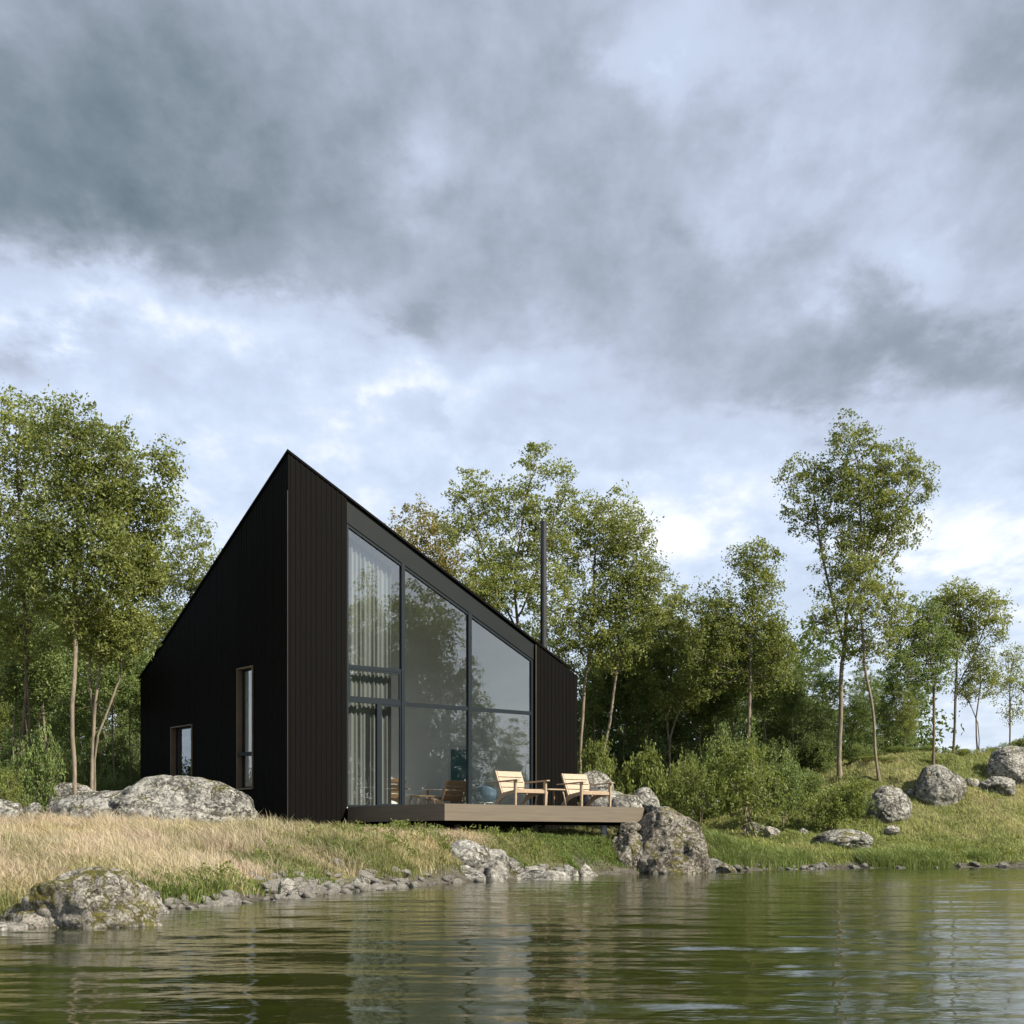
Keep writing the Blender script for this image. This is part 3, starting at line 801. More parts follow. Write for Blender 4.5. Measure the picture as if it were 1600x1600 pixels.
# left of the cabin
tree_px('slender_tree', 'tall olive-leaved tree with dark forked trunk standing outermost beside the mossy rocks', (38, 32.5),
  [(20,680,75,75),(-40,760,90,90),(40,800,70,80),(0,900,80,90),(60,900,50,60),(10,1000,60,50)], 'leafA', 'bark', 11, 420, 30, trunk_px=[[(36,1120),(44,1010),(30,860),(25,700)],[(50,1150),(42,1000),(70,850)]], group=HT)
tree_px('slender_tree', 'tall tree with straight reddish trunk rising behind the low long rock', (122, 30.2),
  [(95,690,60,70),(150,720,65,80),(120,800,75,80),(70,860,60,60),(165,880,60,70),(110,930,60,50)], 'leafA', 'barkP', 12, 400, 30, trunk_px=[[(115,1150),(117,1010),(118,880),(125,720)]], group=HT)
tree_px('slender_tree', 'forked tree with a long limb leaning towards the cabin roof', (146, 31.5),
  [(250,730,30,40),(240,800,40,40),(190,790,45,80),(200,880,65,60),(150,980,60,60),(198,985,42,60),(185,690,25,40),(222,880,40,45)], 'leafA', 'barkP', 13, 380, 30, trunk_px=[[(143,1150),(145,1010),(165,880),(195,760)],[(148,1150),(190,1060),(185,960)],[(150,1100),(175,900),(245,760)]], group=HT)
tree_px('broad_tree', 'green tree whose crown shows just above the low corner of the black roof', (255, 42),
  [(305,850,42,50),(265,900,55,50),(330,900,40,50),(250,980,70,70),(200,1040,60,70),(320,990,50,60)], 'leafA', 'bark', 14, 300, 30, group=HT)
tree_px('broad_tree', 'dense green tree behind the slender trees beside the cabin', (70, 40),
  [(60,960,80,80),(150,1000,70,80),(10,1010,80,80),(90,1070,90,60),(200,1060,60,60)], 'leafB', 'bark', 15, 300, 34, cr=.34, group=HT)
# behind the roof
tree_px('autumn_tree', 'tree turning yellow and orange just above the sloping roof edge', (680, 45),
  [(650,820,42,48),(690,850,40,50),(640,880,50,50),(700,910,50,60),(740,950,50,50)], 'leafD', 'bark', 16, 260, 24, group=HT)
tree_px('broad_tree', 'tallest open-crowned tree behind the cabin roof, beside the flue', (818, 42),
  [(835,725,32,40),(745,765,42,42),(800,790,50,50),(880,760,28,50),(730,830,45,45),(845,830,50,55),(790,880,60,50),(760,930,50,50),(850,920,50,50)], 'leafA', 'bark', 17, 420, 26, cr=.27,
  trunk_px=[[(818,1150),(812,1000),(800,900),(825,760)],[(815,1000),(760,880),(735,800)],[(815,960),(850,860),(880,770)]], group=HT)
tree_px('broad_tree', 'wide round-crowned green tree right behind the metal flue', (905, 43.5),
  [(925,815,48,45),(970,850,50,52),(890,860,45,55),(1000,890,38,45),(940,930,75,50),(900,980,70,50),(1000,970,50,45),(950,1015,85,38),(960,830,60,60),(1000,930,50,60)], 'leafA', 'barkP', 18, 640, 30, cr=.31,
  trunk_px=[[(905,1150),(925,1000),(930,860)],[(920,1170),(960,1080),(975,900)]], group=HT)
tree_px('broad_tree', 'mid-green tree beyond the shrubs, next to the round-crowned one', (1045, 45),
  [(1060,955,42,42),(1030,1000,50,50),(1080,1010,50,50),(1050,1070,60,50)], 'leafA', 'barkP', 19, 260, 34, trunk_px=[[(1047,1180),(1045,1110),(1050,1000)],[(1045,1150),(1070,1080),(1080,1010)]], group=HT)
tree_px('broad_tree', 'dark green tree with a narrow pale crest above the big shrub', (1165, 42.8),
  [(1180,870,40,36),(1190,920,34,40),(1120,950,34,45),(1165,980,60,55),(1210,1000,35,50),(1110,1030,50,60),(1180,1040,75,45)], 'leafA', 'barkP', 20, 430, 32, cr=.31, group=HT)
# right slope
tree_px('slender_tree', 'tallest tree on the slope, bare straight trunk under a wide open crown', (1312, on_ground(1312, 1215)),
  [(1330,690,42,45),(1262,745,45,40),(1390,735,55,50),(1320,770,60,50),(1430,750,32,40),(1270,810,45,35),(1400,820,50,50),(1340,850,60,50),(1360,780,75,70),(1250,780,30,30),(1300,900,35,45),(1370,900,35,35)], 'leafA', 'barkP', 21, 560, 26, cr=.27,
  trunk_px=[[(1313,1150),(1316,1040),(1325,960),(1345,840),(1340,720)],[(1318,1000),(1290,880),(1270,770)],[(1325,960),(1380,860),(1415,780)]], group=HT, size=.12, tipr=.0056)
tree_px('slender_tree', 'slim tree with a bending pale trunk beside the tallest one on the slope', (1374, on_ground(1374, 1219)),
  [(1350,930,38,36),(1320,960,34,45),(1390,960,38,40),(1360,1000,50,35),(1340,900,30,40),(1280,970,25,30)], 'leafA', 'barkP', 22, 240, 26, cr=.26, trunk_px=[[(1366,1120),(1352,1040),(1346,960)]], group=HT, size=.11)
tree_px('slender_tree', 'small-crowned tree with thin dark trunk above the cracked boulder', (1458, on_ground(1458, 1198)),
  [(1445,960,30,36),(1430,1000,42,36),(1465,1010,38,40),(1410,1040,30,30),(1450,1060,35,25)], 'leafB', 'bark', 23, 230, 26, trunk_px=[[(1460,1120),(1456,1040),(1450,970)]], group=HT)
tree_px('slender_tree', 'slope tree with crown leaning towards the open sky', (1489, on_ground(1489, 1180)),
  [(1500,930,34,28),(1475,955,32,34),(1540,955,34,32),(1510,985,40,34),(1555,985,22,20),(1480,1010,28,28)], 'leafA', 'bark', 24, 260, 26, trunk_px=[[(1491,1110),(1494,1040),(1500,950)],[(1493,1080),(1530,1010),(1545,960)]], group=HT)
tree_px('sapling', 'thin twin-stemmed sapling near the end of the slope', (1528, 48),
  [(1530,1035,22,28),(1512,1070,22,26),(1545,1060,18,30)], 'leafA', 'bark', 25, 90, 26, trunk_px=[[(1523,1120),(1535,1040)],[(1530,1130),(1508,1080)]], group=HT, size=.10)
tree_px('sapling', 'sparse young tree standing alone against the pale sky', (1578, 49),
  [(1580,1030,22,26),(1565,1070,22,26),(1595,1075,22,30),(1580,1110,18,16)], 'leafA', 'bark', 26, 80, 22, trunk_px=[[(1577,1120),(1578,1050)]], group=HT, size=.10)

# wood behind: a few shared forms, each copy a tree of its own
def proto_tree(name, seed, mat, bark, h, w, low, natt, per=56, size=.115, cr=.38):
    rg = random.Random(seed); spec = []
    for k in range(7):
        t = k/6; z = h*(low+(1-low)*t*.92); r = w*(.55+.45*math.sin(math.pi*min(1, .25+t*.85)))*.62
        spec.append(((rg.uniform(-.35, .35)*w, rg.uniform(-.35, .35)*w, z-.1*h*.3), (r, r, h*.12)))
    tr = [[(0,0,0), (rg.uniform(-.2,.2), rg.uniform(-.2,.2), h*.35), (rg.uniform(-.3,.3), 0, h*.8)]]
    if seed % 2: tr.append([(.2,.1,0), (rg.uniform(.3,.6), .2, h*.3), (rg.uniform(.5,.9), .2, h*.6)])
    mb, tips, rad = grow(spec, seed, natt, .35, .0056, .42, tr)
    t = thing(name, '', 'tree')
    link('trunk', mb.mesh('trunk', M[bark], True), t); link('crown', leaf_cloud('crown', tips, per, size, cr, M[mat], seed), t)
    t['h'] = h; return t
protos = [proto_tree('wood_tree', 31, 'leafB', 'bark', 9, 2.1, .30, 260), proto_tree('wood_tree', 32, 'leafC', 'barkP', 8, 2.4, .22, 280),
          proto_tree('wood_tree', 33, 'leafA', 'barkP', 9, 1.7, .38, 230), proto_tree('wood_tree', 34, 'leafC', 'bark', 7, 2.2, .15, 260), proto_tree('wood_tree', 36, 'leafB', 'barkP', 8, 1.6, .34, 200),
          proto_tree('thin_tree', 37, 'leafB', 'barkP', 7.5, 1.1, .70, 120)]
used = set()
def place_wood(px, Y, ytop, k, label, group, x=None, htop=None):
    x = (px-CX)/F*Y if x is None else x
    z0 = gz1(x, Y)-.05; top = (HC+(HY-ytop)/F*Y) if htop is None else htop+z0
    p = protos[k]; h = p['h']; rg = random.Random(int(px*7+Y*13))
    o = p if k not in used else copy_tree(p); used.add(k)
    s = max(.3, (top-z0)/h); o.location = (x, Y, z0); o.scale = (s*rg.uniform(.85, 1.15), s*rg.uniform(.85, 1.15), s); o.rotation_euler = (0, 0, rg.uniform(0, 6.28))
    o['label'] = label; o['group'] = group; return o
gl_ = 'trees in the shaded wood beside the side windows'
for a in ((-20,44,900,2),(30,46,960,1),(100,44,980,0),(150,47,960,1),(200,44,1000,3),(60,38,1060,3),(215,50,960,0),(-90,33,800,2),(170,39,1080,1),(20,50,900,1),(260,49,950,0),(120,52,930,3)):
    place_wood(*a, 'green tree in the shaded wood beside the windowed black wall', gl_)
gc = 'trees in the dense wood behind the deck and shrubs'
for a in ((620,50,850,2),(700,52,900,0),(770,50,860,1),(840,49,950,0),(600,44,900,4),(900,48,1000,1),(960,50,950,0),(1000,47,1010,3),(1060,51,950,1),(1100,48,960,0),(1140,51,930,1),(1200,49,960,3),(1230,47,1060,1),(1010,54,930,2),
          (930,46,1060,3),(1085,46,1080,3),(1210,52,980,0),(560,50,1000,1),(480,52,1000,0),(400,52,1000,1)):
    place_wood(*a, 'green tree in the dense dark wood behind the deck and shrubs', gc)
for a in ((935,45.6,1000,5),(972,46.2,980,5),(1015,45.4,1000,5),(1088,46,985,5),(1118,45.5,1005,5),(1150,46.2,980,5),(1200,45.6,1000,5),(1238,45.8,1050,5)):
    place_wood(*a, 'thin pale-trunked tree standing at the front of the wood behind the shrubs', 'thin pale-trunked trees behind the shrubs')
for a in ((180,36.5,960,5),(78,35.5,950,5),(205,37.5,980,5),(18,36,960,5)):
    place_wood(*a, 'thin pale-trunked tree in the shade beside the windowed wall', 'thin pale-trunked trees beside the cabin')
gr_ = 'small trees on the slope behind the tallest tree'
for a in ((1262,46,1040,1),(1285,50,1020,4),(1335,48,1050,0),(1350,52,1030,4),(1395,50,1030,4),(1415,47,1060,2),(1375,55,1050,0),(1430,52,1040,4),(1300,54,1060,1),(1250,52,1010,3)):
    place_wood(*a, 'small leafy tree on the slope behind the tallest tree', gr_)
# far shore across the lake, out of frame; the tall panes mirror it
ge = 'trees on the opposite shore mirrored in the tall panes'
rg = random.Random(4)
for i, (x, y, h) in enumerate(((33,14,9),(34,17,12),(32.5,19,13),(33,21.3,12.5),(35,20,13),(34,24,9),(33,27,5),(35,29,5.5),(32.5,31,4.5),(36,15,11),(33,11,9),(36,25.5,6),(32,16,9),(31.8,23.6,4.5),(36,18,13),(35,22.5,11.5),(31.6,17.6,6),(31.7,20.2,6),(37,21,13),(34.5,26,5.5),(31.8,25.4,3.5),(32,13,6))):
    place_wood(x*31, y, 0, i % 5, 'green tree on the opposite shore mirrored in the tall panes', ge, x=x, htop=h)

# ------------------------------------------------------------------ shrubs
def proto_shrub(name, seed, mat, w, h, natt, per=30, size=.085, cr=.20):
    rg = random.Random(seed); spec = []
    for k in range(6):
        spec.append(((rg.uniform(-.5,.5)*w, rg.uniform(-.4,.4)*w, h*rg.uniform(.35,.7)), (w*.45, w*.42, h*.33)))
    tr = [[(rg.uniform(-.15,.15)*w, rg.uniform(-.1,.1)*w, 0), (rg.uniform(-.3,.3)*w, rg.uniform(-.2,.2)*w, h*.35), (rg.uniform(-.5,.5)*w, rg.uniform(-.3,.3)*w, h*.75)] for _ in range(4)]
    mb, tips, rad = grow(spec, seed, natt, .5, .004, .40, tr, step=.3)
    t = thing(name, '', 'shrub')
    link('stems', mb.mesh('stems', M['barkP'], True), t); link('foliage', leaf_cloud('foliage', tips, per, size, cr, M[mat], seed, .2, 1.0), t)
    t['w'] = w; t['h'] = h; return t
sp = [proto_shrub('leafy_shrub', 51, 'shrub', 1.5, 2.0, 230), proto_shrub('leafy_shrub', 52, 'shrub', 1.2, 1.3, 170), proto_shrub('leafy_shrub', 53, 'leafB', 1.3, 1.6, 190), proto_shrub('leafy_shrub', 54, 'leafC', 1.6, 2.2, 220)]
sused = set()
def place_shrub(px, Y, ytop, k, label, group, wpx=None):
    x = (px-CX)/F*Y; z0 = gz1(x, Y)-.04; top = HC+(HY-ytop)/F*Y; p = sp[k]; rg = random.Random(int(px*3+Y*17))
    o = p if k not in sused else copy_tree(p); sused.add(k)
    s = max(.15, (top-z0)/p['h']); sx = s*rg.uniform(.9, 1.2)
    if wpx: sx = wpx/F*Y/2/p['w']
    o.location = (x, Y, z0); o.scale = (sx, sx, s); o.rotation_euler = (0, 0, rg.uniform(0, 6.28)); o['label'] = label; o['group'] = group
    return o
gs = 'shrubs along the wood edge'
for px, Y, yt, k, w, lab in ((1170,38.5,1152,0,190,'largest yellow-green shrub, standing between the deck boulder and the slope'),
    (1090,38,1190,0,130,'rounded olive shrub close behind the deck boulder'),
    (1225,40.5,1175,2,110,'dark shrub at the slope side of the largest shrub'),
    (1300,40,1215,1,130,'low spreading shrub at the foot of the tallest slope tree'),
    (1045,41,1175,1,100,'light green shrub behind the round rocks at the deck end'),
    (985,42,1160,1,110,'yellow-green shrub beside the black wall end'),
    (930,42,1150,0,90,'tall yellow-green shrub touching the black wall end'),
    (1140,43,1130,2,120,'green shrub rising behind the largest shrub'),
    (1335,41.2,1245,2,60,'small dark shrub tucked against the sloping grey boulder'),
    (60,31,1140,2,110,'leafy shrub at the foot of the outermost slender tree'),
    (15,29.5,1195,0,90,'yellow-green shrub growing over the outermost grey rock'),
    (110,34,1185,1,70,'small bright shrub behind the two slender trunks'),
    (175,35,1200,2,80,'dim shrub between the slender trunks and the black wall')):
    place_shrub(px, Y, yt, k, lab, gs, w)
for px, Y, yt, k, w in ((1010,46,1120,3,130),(1080,47,1110,3,130),(900,46,1120,3,120),(960,47,1130,3,120),(1150,48,1110,3,140),(1220,47,1130,3,120),(1270,46,1150,2,110),(1250,43,1200,2,100),(1190,45,1140,3,120),(1340,47,1160,2,100),
    (1400,47.5,1165,2,90),(1440,48,1165,2,80),(1365,45,1190,1,80),(1290,48,1140,3,100)):
    place_shrub(px, Y, yt, k, 'dark understorey shrub under the trees beyond the deck and slope', 'understorey shrubs beyond the deck', w)
for px, Y, yt, k, w in ((30,40,1120,3,120),(100,41,1130,3,120),(170,40,1140,3,110),(215,42,1120,3,100),(-30,38,1130,3,120),(60,36,1160,3,100),(140,37,1180,3,90),(205,38,1190,3,80)):
    place_shrub(px, Y, yt, k, 'dark understorey shrub in the shade beside the windowed wall', 'understorey shrubs beside the cabin', w)
for px, Y, yt, w, lab in ((1495,47,1168,60,'low bright shrub on the crest beside the thin slope trunks'),(1540,47.5,1165,50,'low shrub on the crest under the twin-stemmed sapling'),(1585,48.5,1150,60,'wispy shrub on top of the highest grey boulder'),(1455,45.3,1190,50,'small shrub between the cracked boulder and the thin trunk')):
    place_shrub(px, Y, yt, 1, lab, gs, w)
# closed far wood
def far_wood():
    rg = np.random.default_rng(77); C = []
    for x0, x1, y0, y1, h in ((-34,-6,52,62,9),(-6,14,58,66,8.5),(12,19,60,66,5.0)):
        n = int((x1-x0)*42); x = rg.uniform(x0, x1, n); y = rg.uniform(y0, y1, n)
        top = h*(.78+.3*vnoise(np.stack([x*.35, y*.35], 1), 3)); z = ground_z(x, y)+top*rg.random(n)**.8
        C.append(np.stack([x, y, z], 1))
    C = np.concatenate(C)
    return leaf_cloud('distant_woods', C, 50, .26, .75, M['leafC'], 5)
tag(link('distant_woods', far_wood()), 'dark closed wood far behind the trees', None, None, 'stuff')

# ------------------------------------------------------------------ rocks
def ico(sub):
    import bmesh
    bm = bmesh.new(); bmesh.ops.create_icosphere(bm, subdivisions=sub, radius=1)
    v = np.array([x.co[:] for x in bm.verts]); f = np.array([[y.index for y in x.verts] for x in bm.faces]); bm.free(); return v, f
ICO = {s: ico(s) for s in (3, 5, 6)}
def rock_shape(seed, rad, sub=5, cuts=14, rough=.10, crack=.025, flat=.72, boxy=0):
    v, f = ICO[sub]; rg = np.random.default_rng(seed)
    n = rg.normal(size=(cuts, 3)); n /= np.linalg.norm(n, axis=1)[:, None]
    h = rg.uniform(flat, .98, cuts)
    dots = v@n.T
    r = np.where(dots > .05, h/np.maximum(dots, .05), 9)
    r = -np.log(np.exp(-42*np.minimum(r, 3)).sum(1)+np.exp(-42*1.0))/42
    p = v*r[:, None]
    q = p*1.0+seed*2.3
    ridg = 1-2*np.abs(fbm(q*1.6+3, 4, seed % 9))
    rid2 = 1-2*np.abs(fbm(q*np.array([3.2, 3.2, 4.5])+7, 4, (seed+4) % 9))
    d = rough*.9*fbm(q*1.2, 6, seed % 13, .52)+rough*.75*(ridg-.6)+rough*.25*(rid2-.6)
    if sub > 3:
        pts = rg.normal(size=(46, 3)); pts /= np.linalg.norm(pts, axis=1)[:, None]; pts *= rg.uniform(.5, 1, 46)[:, None]
        w = p+.12*np.stack([fbm(q*2.2, 3, 1), fbm(q*2.2, 3, 2), fbm(q*2.2, 3, 3)], 1)
        dist = np.sort(np.linalg.norm(w[:, None]-pts[None], axis=2), 1)
        e_ = dist[:, 1]-dist[:, 0]; d = d-crack*np.exp(-(e_/.035)**2)-crack*.25*sstep(.2, 0, e_)
    p = p*(1+d[:, None])
    return p*np.array(rad), f
def rock_mesh(name, lumps, mat):
    V = []; Fc = []; o = 0
    for off, seed, rad, kw in lumps:
        p, f = rock_shape(seed, rad, **kw); V.append(p+np.array(off)); Fc.append(f+o); o += len(p)
    V = np.concatenate(V); Fc = np.concatenate(Fc)
    return npmesh(name, V, Fc.ravel(), np.arange(len(Fc))*3, M[mat], True)
def rock_px(name, label, x0, x1, ytop, Y, zb, mat, seed, depth=.8, sub=6, group=None, tilt=0, cat='rock', sink=.35, rz_=0, **kw):
    """One rock from its outline's extent in the photo and the height of the ground it sits in."""
    k = Y/F; cx = ((x0+x1)/2-CX)*k; rx = (x1-x0)/2*k*1.04; top = HC+(HY-ytop)*k
    hh = top-zb; rz = hh*(1+sink)/1.7; cz = top-rz*.93
    me = rock_mesh(name, [((0,0,0), seed, (rx, rx*depth, rz), dict(sub=sub, **kw))], mat)
    o = link(name, me, None, (cx, Y, cz)); o.rotation_euler = (0, tilt, 0)
    return tag(o, label, cat, group)
def gy(px, Y): return gz1((px-CX)/F*Y, Y)
# near shore rock
k = 12.35/F
me = rock_mesh('mossy_boulder', [((0,0,0), 3, (.69,.5,.50), dict(sub=6, rough=.12, crack=.05, flat=.66, cuts=20)), ((.33,-.12,-.16), 4, (.42,.4,.33), dict(sub=5, rough=.16, crack=.05)), ((-.42,-.05,-.2), 5, (.40,.36,.34), dict(sub=5, rough=.14))], 'rockm')
o = link('mossy_boulder', me, None, ((130-CX)*k, 12.45, .075)); tag(o, 'moss-patched pale boulder at the water edge below the dry grass', 'rock')
rock_px('flat_rock', 'low flat wet stone beside the moss-patched boulder', -45, 42, 1441, 11.9, -.02, 'stone', 8, 1.0, cat='rock', flat=.8)
# long rock before the side wall
me = rock_mesh('long_boulder', [((.40,0,-.16), 14, (1.72,1.0,.86), dict(sub=6, rough=.09, crack=.03, cuts=12, flat=.8)), ((-.85,.0,-.34), 15, (1.50,.9,.72), dict(sub=6, rough=.10, crack=.03, cuts=10, flat=.8)), ((.35,.15,.20), 16, (.85,.6,.44), dict(sub=6, rough=.10, crack=.03, flat=.8))], 'rock')
o = link('long_boulder', me, None, P(240, 1310, 27.6)[:2]+(1.36,)); tag(o, 'long low lichen-covered boulder in front of the windowed black wall', 'rock')
rock_px('boulder', 'grey cracked rock behind the slender trunks', 68, 165, 1222, 31.2, 1.05, 'rock', 18, .8)
rock_px('boulder', 'rounded grey rock under the outermost shrub', -70, 34, 1240, 28.2, 1.0, 'rock', 19, .8)
rock_px('boulder', 'narrow slanting rock beside the long low boulder', 32, 66, 1255, 28.0, 1.0, 'rock', 27, 1.0, tilt=.35)
# boulder carrying the deck end
kk = 31.6/F
me = rock_mesh('great_boulder', [((.22,.2,.22), 41, (1.0,1.0,1.16), dict(sub=6, rough=.11, crack=.03, cuts=12, flat=.74)),
    ((-.66,-.15,.08), 42, (.56,.6,.80), dict(sub=6, rough=.11, crack=.05, cuts=10)), ((-.62,.05,.88), 43, (.30,.34,.22), dict(sub=5, rough=.12)),
    ((.30,-.75,-.05), 44, (.62,.42,.42), dict(sub=5, rough=.14, cuts=16, flat=.6)), ((.70,-.18,-.05), 45, (.68,.78,.86), dict(sub=6, rough=.10))], 'rockb')
o = link('great_boulder', me, None, ((1022-CX)*kk, 31.15, .10)); tag(o, 'great brown mossy boulder standing in the water at the deck end', 'rock')
me = rock_mesh('slab_rock', [((0,0,0), 47, (.62,.5,.19), dict(sub=5, rough=.07, crack=.02, flat=.85))], 'rock')
o = link('slab_rock', me, None, P(1040, 1279, 31.7)); o.rotation_euler = (0, .55, .2); tag(o, 'pale smooth slab lying over the top of the great boulder', 'rock')
gb = 'round rocks behind the deck end'
rock_px('round_rock', 'smooth pale round rock topmost behind the second chair', 898, 958, 1206, 36.5, 1.9, 'rock', 61, .9, crack=.005, rough=.05, flat=.9, group=gb)
rock_px('round_rock', 'smooth pale rock seen through the armrest of the boulder-end chair', 908, 985, 1234, 35.5, 1.3, 'rock', 62, .9, crack=.005, rough=.05, flat=.9, group=gb)
rock_px('round_rock', 'smooth rounded rock between the chair and the great boulder', 950, 1010, 1241, 35, 1.3, 'rock', 63, .9, crack=.005, rough=.05, flat=.9, group=gb)
rock_px('round_rock', 'smooth pale rock just above the great boulder', 985, 1030, 1232, 35.6, 1.4, 'rock', 64, .9, crack=.005, rough=.05, flat=.9, group=gb)
# slope boulders
for nm, lab, x0, x1, yt, yb, mt, sd, tl in (('cracked_boulder','large rounded cracked boulder on the slope',1424,1510,1198,1256,'rock',71,.10),
          ('cracked_boulder','leaning grey boulder beside the dark slope shrub',1348,1422,1229,1282,'rock',72,.20),
          ('cracked_boulder','highest grey boulder on the slope at the lake end',1540,1625,1168,1222,'rock',73,.10),
          ('low_rock','low grey rock below the highest boulder',1526,1588,1214,1240,'rock',74,0),
          ('low_rock','small grey rock beside the rounded cracked boulder',1506,1530,1215,1230,'rock',75,0),
          ('low_rock','broad flat rock in the lakeside grass of the slope',1272,1364,1298,1324,'rock',76,0),
          ('low_rock','pale broken rock at the foot of the largest shrub',1158,1196,1283,1304,'rock',77,0),
          ('low_rock','small pale stone beside the broken rock under the shrub',1190,1218,1291,1306,'stone',78,0),
          ('low_rock','small pale pair-like stone in the grass past the shrubs',1244,1264,1294,1304,'stone',79,0),
          ('low_rock','small pale lone stone above the broad flat rock',1382,1406,1290,1301,'stone',80,0),
          ('low_rock','little grey stone behind the rounded cracked boulder',1414,1430,1231,1240,'rock',82,0)):
    Y = on_ground((x0+x1)/2, yb+3)
    zb = HC+(HY-yb)/F*Y
    rock_px(nm, lab, x0, x1, yt, Y+.3*(x1-x0)*Y/F, zb-.03, mt, sd, .9, 6, group='rocks on the slope', tilt=tl, sink=.22)
# rocks in the bank below the deck
gd = 'rocks in the bank below the deck'
for x0, x1, yt, Y, zb, mt, sd, lab in ((690,768,1313,25.8,.42,'rock',91,'slanting pale rock topmost in the bank below the deck'),
    (748,792,1326,25.9,.3,'rock',92,'dark rounded rock beside the slanting pale one in the bank'),
    (700,756,1352,24.9,.02,'rock',93,'dark rock at the water under the slanting pale one'),
    (762,792,1347,25.3,.05,'stone',94,'upright grey rock at the water edge below the deck corner'),
    (785,815,1338,26.6,.3,'rock',95,'small dark rock in the bank below the first chair'),
    (816,850,1350,26.6,.1,'stone',96,'squat grey rock in the bank below the flue'),
    (804,868,1361,26.3,-.02,'rock',97,'wide flat rock at the water below the first chair'),
    (848,900,1356,27.2,-.02,'stone',98,'grey rock with a sloping face at the water below the second chair'),
    (880,905,1349,28.1,.1,'rock',99,'small peaked rock in the bank below the second chair'),
    (903,930,1350,28.7,-.02,'stone',100,'last pointed rock before the great boulder'),
    (546,575,1369,20.4,.0,'rock',101,'standing grey stone above the white pebbles'),
    (436,470,1374,18.1,.03,'stone',102,'pale blocky stone at the start of the white pebbles'),
    (205,252,1385,14.9,.0,'stone',103,'pale stone just behind the moss-patched boulder'),
    (218,270,1402,14.4,-.05,'stone',104,'blocky pale stone touching the water behind the moss-patched boulder'),
    (1108,1132,1342,32.3,-.02,'rock',105,'first dark stone past the great boulder'),
    (1118,1150,1349,32.2,-.02,'rockb',106,'split dark stone at the water past the great boulder')):
    rock_px('bank_rock', lab, x0-4, x1+4, yt, Y, zb-.05, mt, sd, 1.1, 6, group=gd, flat=.5, rough=.085, crack=.012, cuts=9, sink=.8, tilt=(sd % 3-1)*.25)
# shore stones, each its own object
smesh = [rock_mesh('shore_stone', [((0,0,0), 200+i, (1,.8,.62), dict(sub=3, cuts=12, flat=.62, rough=.10))], 'stone') for i in range(7)]
smeshd = [rock_mesh('shore_stone', [((0,0,0), 230+i, (1,.8,.62), dict(sub=3, cuts=12, flat=.6, rough=.10))], 'rock') for i in range(4)]
rg = random.Random(12)
def scatter(p0, p1, n, smin, smax, dmin, dmax, label, group, meshes):
    for i in range(n):
        t = rg.random(); seg = p0+(p1-p0)*t
        i0 = int(seg); f = seg-i0; a = Vector(SH[i0]); b = Vector(SH[i0+1]); p = a.lerp(b, f); nrm = Vector((-(b-a).y, (b-a).x)).normalized()
        if shore_d(np.array([p.x+nrm.x*.1]), np.array([p.y+nrm.y*.1]))[0] < 0: nrm = -nrm
        p = p+nrm*rg.uniform(dmin, dmax); s = smin+(smax-smin)*rg.random()**2.2
        o = link('shore_stone', rg.choice(meshes), None, (p.x, p.y, max(gz1(p.x, p.y), -.04)+s*.36))
        o.scale = (s*rg.uniform(.8, 1.3), s*rg.uniform(.8, 1.2), s*rg.uniform(.75, 1.2)); o.rotation_euler = (rg.uniform(-.4,.4), rg.uniform(-.4,.4), rg.uniform(0,6.28))
        tag(o, label, 'stone', group)
scatter(.95, 2.5, 60, .045, .15, -.12, .45, 'small pale stone in the strip between dry grass and water', 'stones below the dry grass', smesh)
scatter(2.45, 3.75, 142, .05, .16, -.12, .95, 'small white-grey stone in the pebble spit below the deck corner', 'stones in the pebble spit', smesh)
scatter(3.8, 5.8, 38, .04, .15, -.15, .4, 'small grey stone along the bank below the deck', 'stones below the deck bank', smesh+smeshd)
scatter(7.0, 7.9, 35, .05, .19, -.15, .35, 'small dark stone at the water between the great boulder and the slope', 'stones past the great boulder', smeshd+smesh[:1])
scatter(7.9, 9.3, 25, .05, .16, -.15, .25, 'small dark stone at the foot of the slope grass', 'stones below the slope', smeshd)

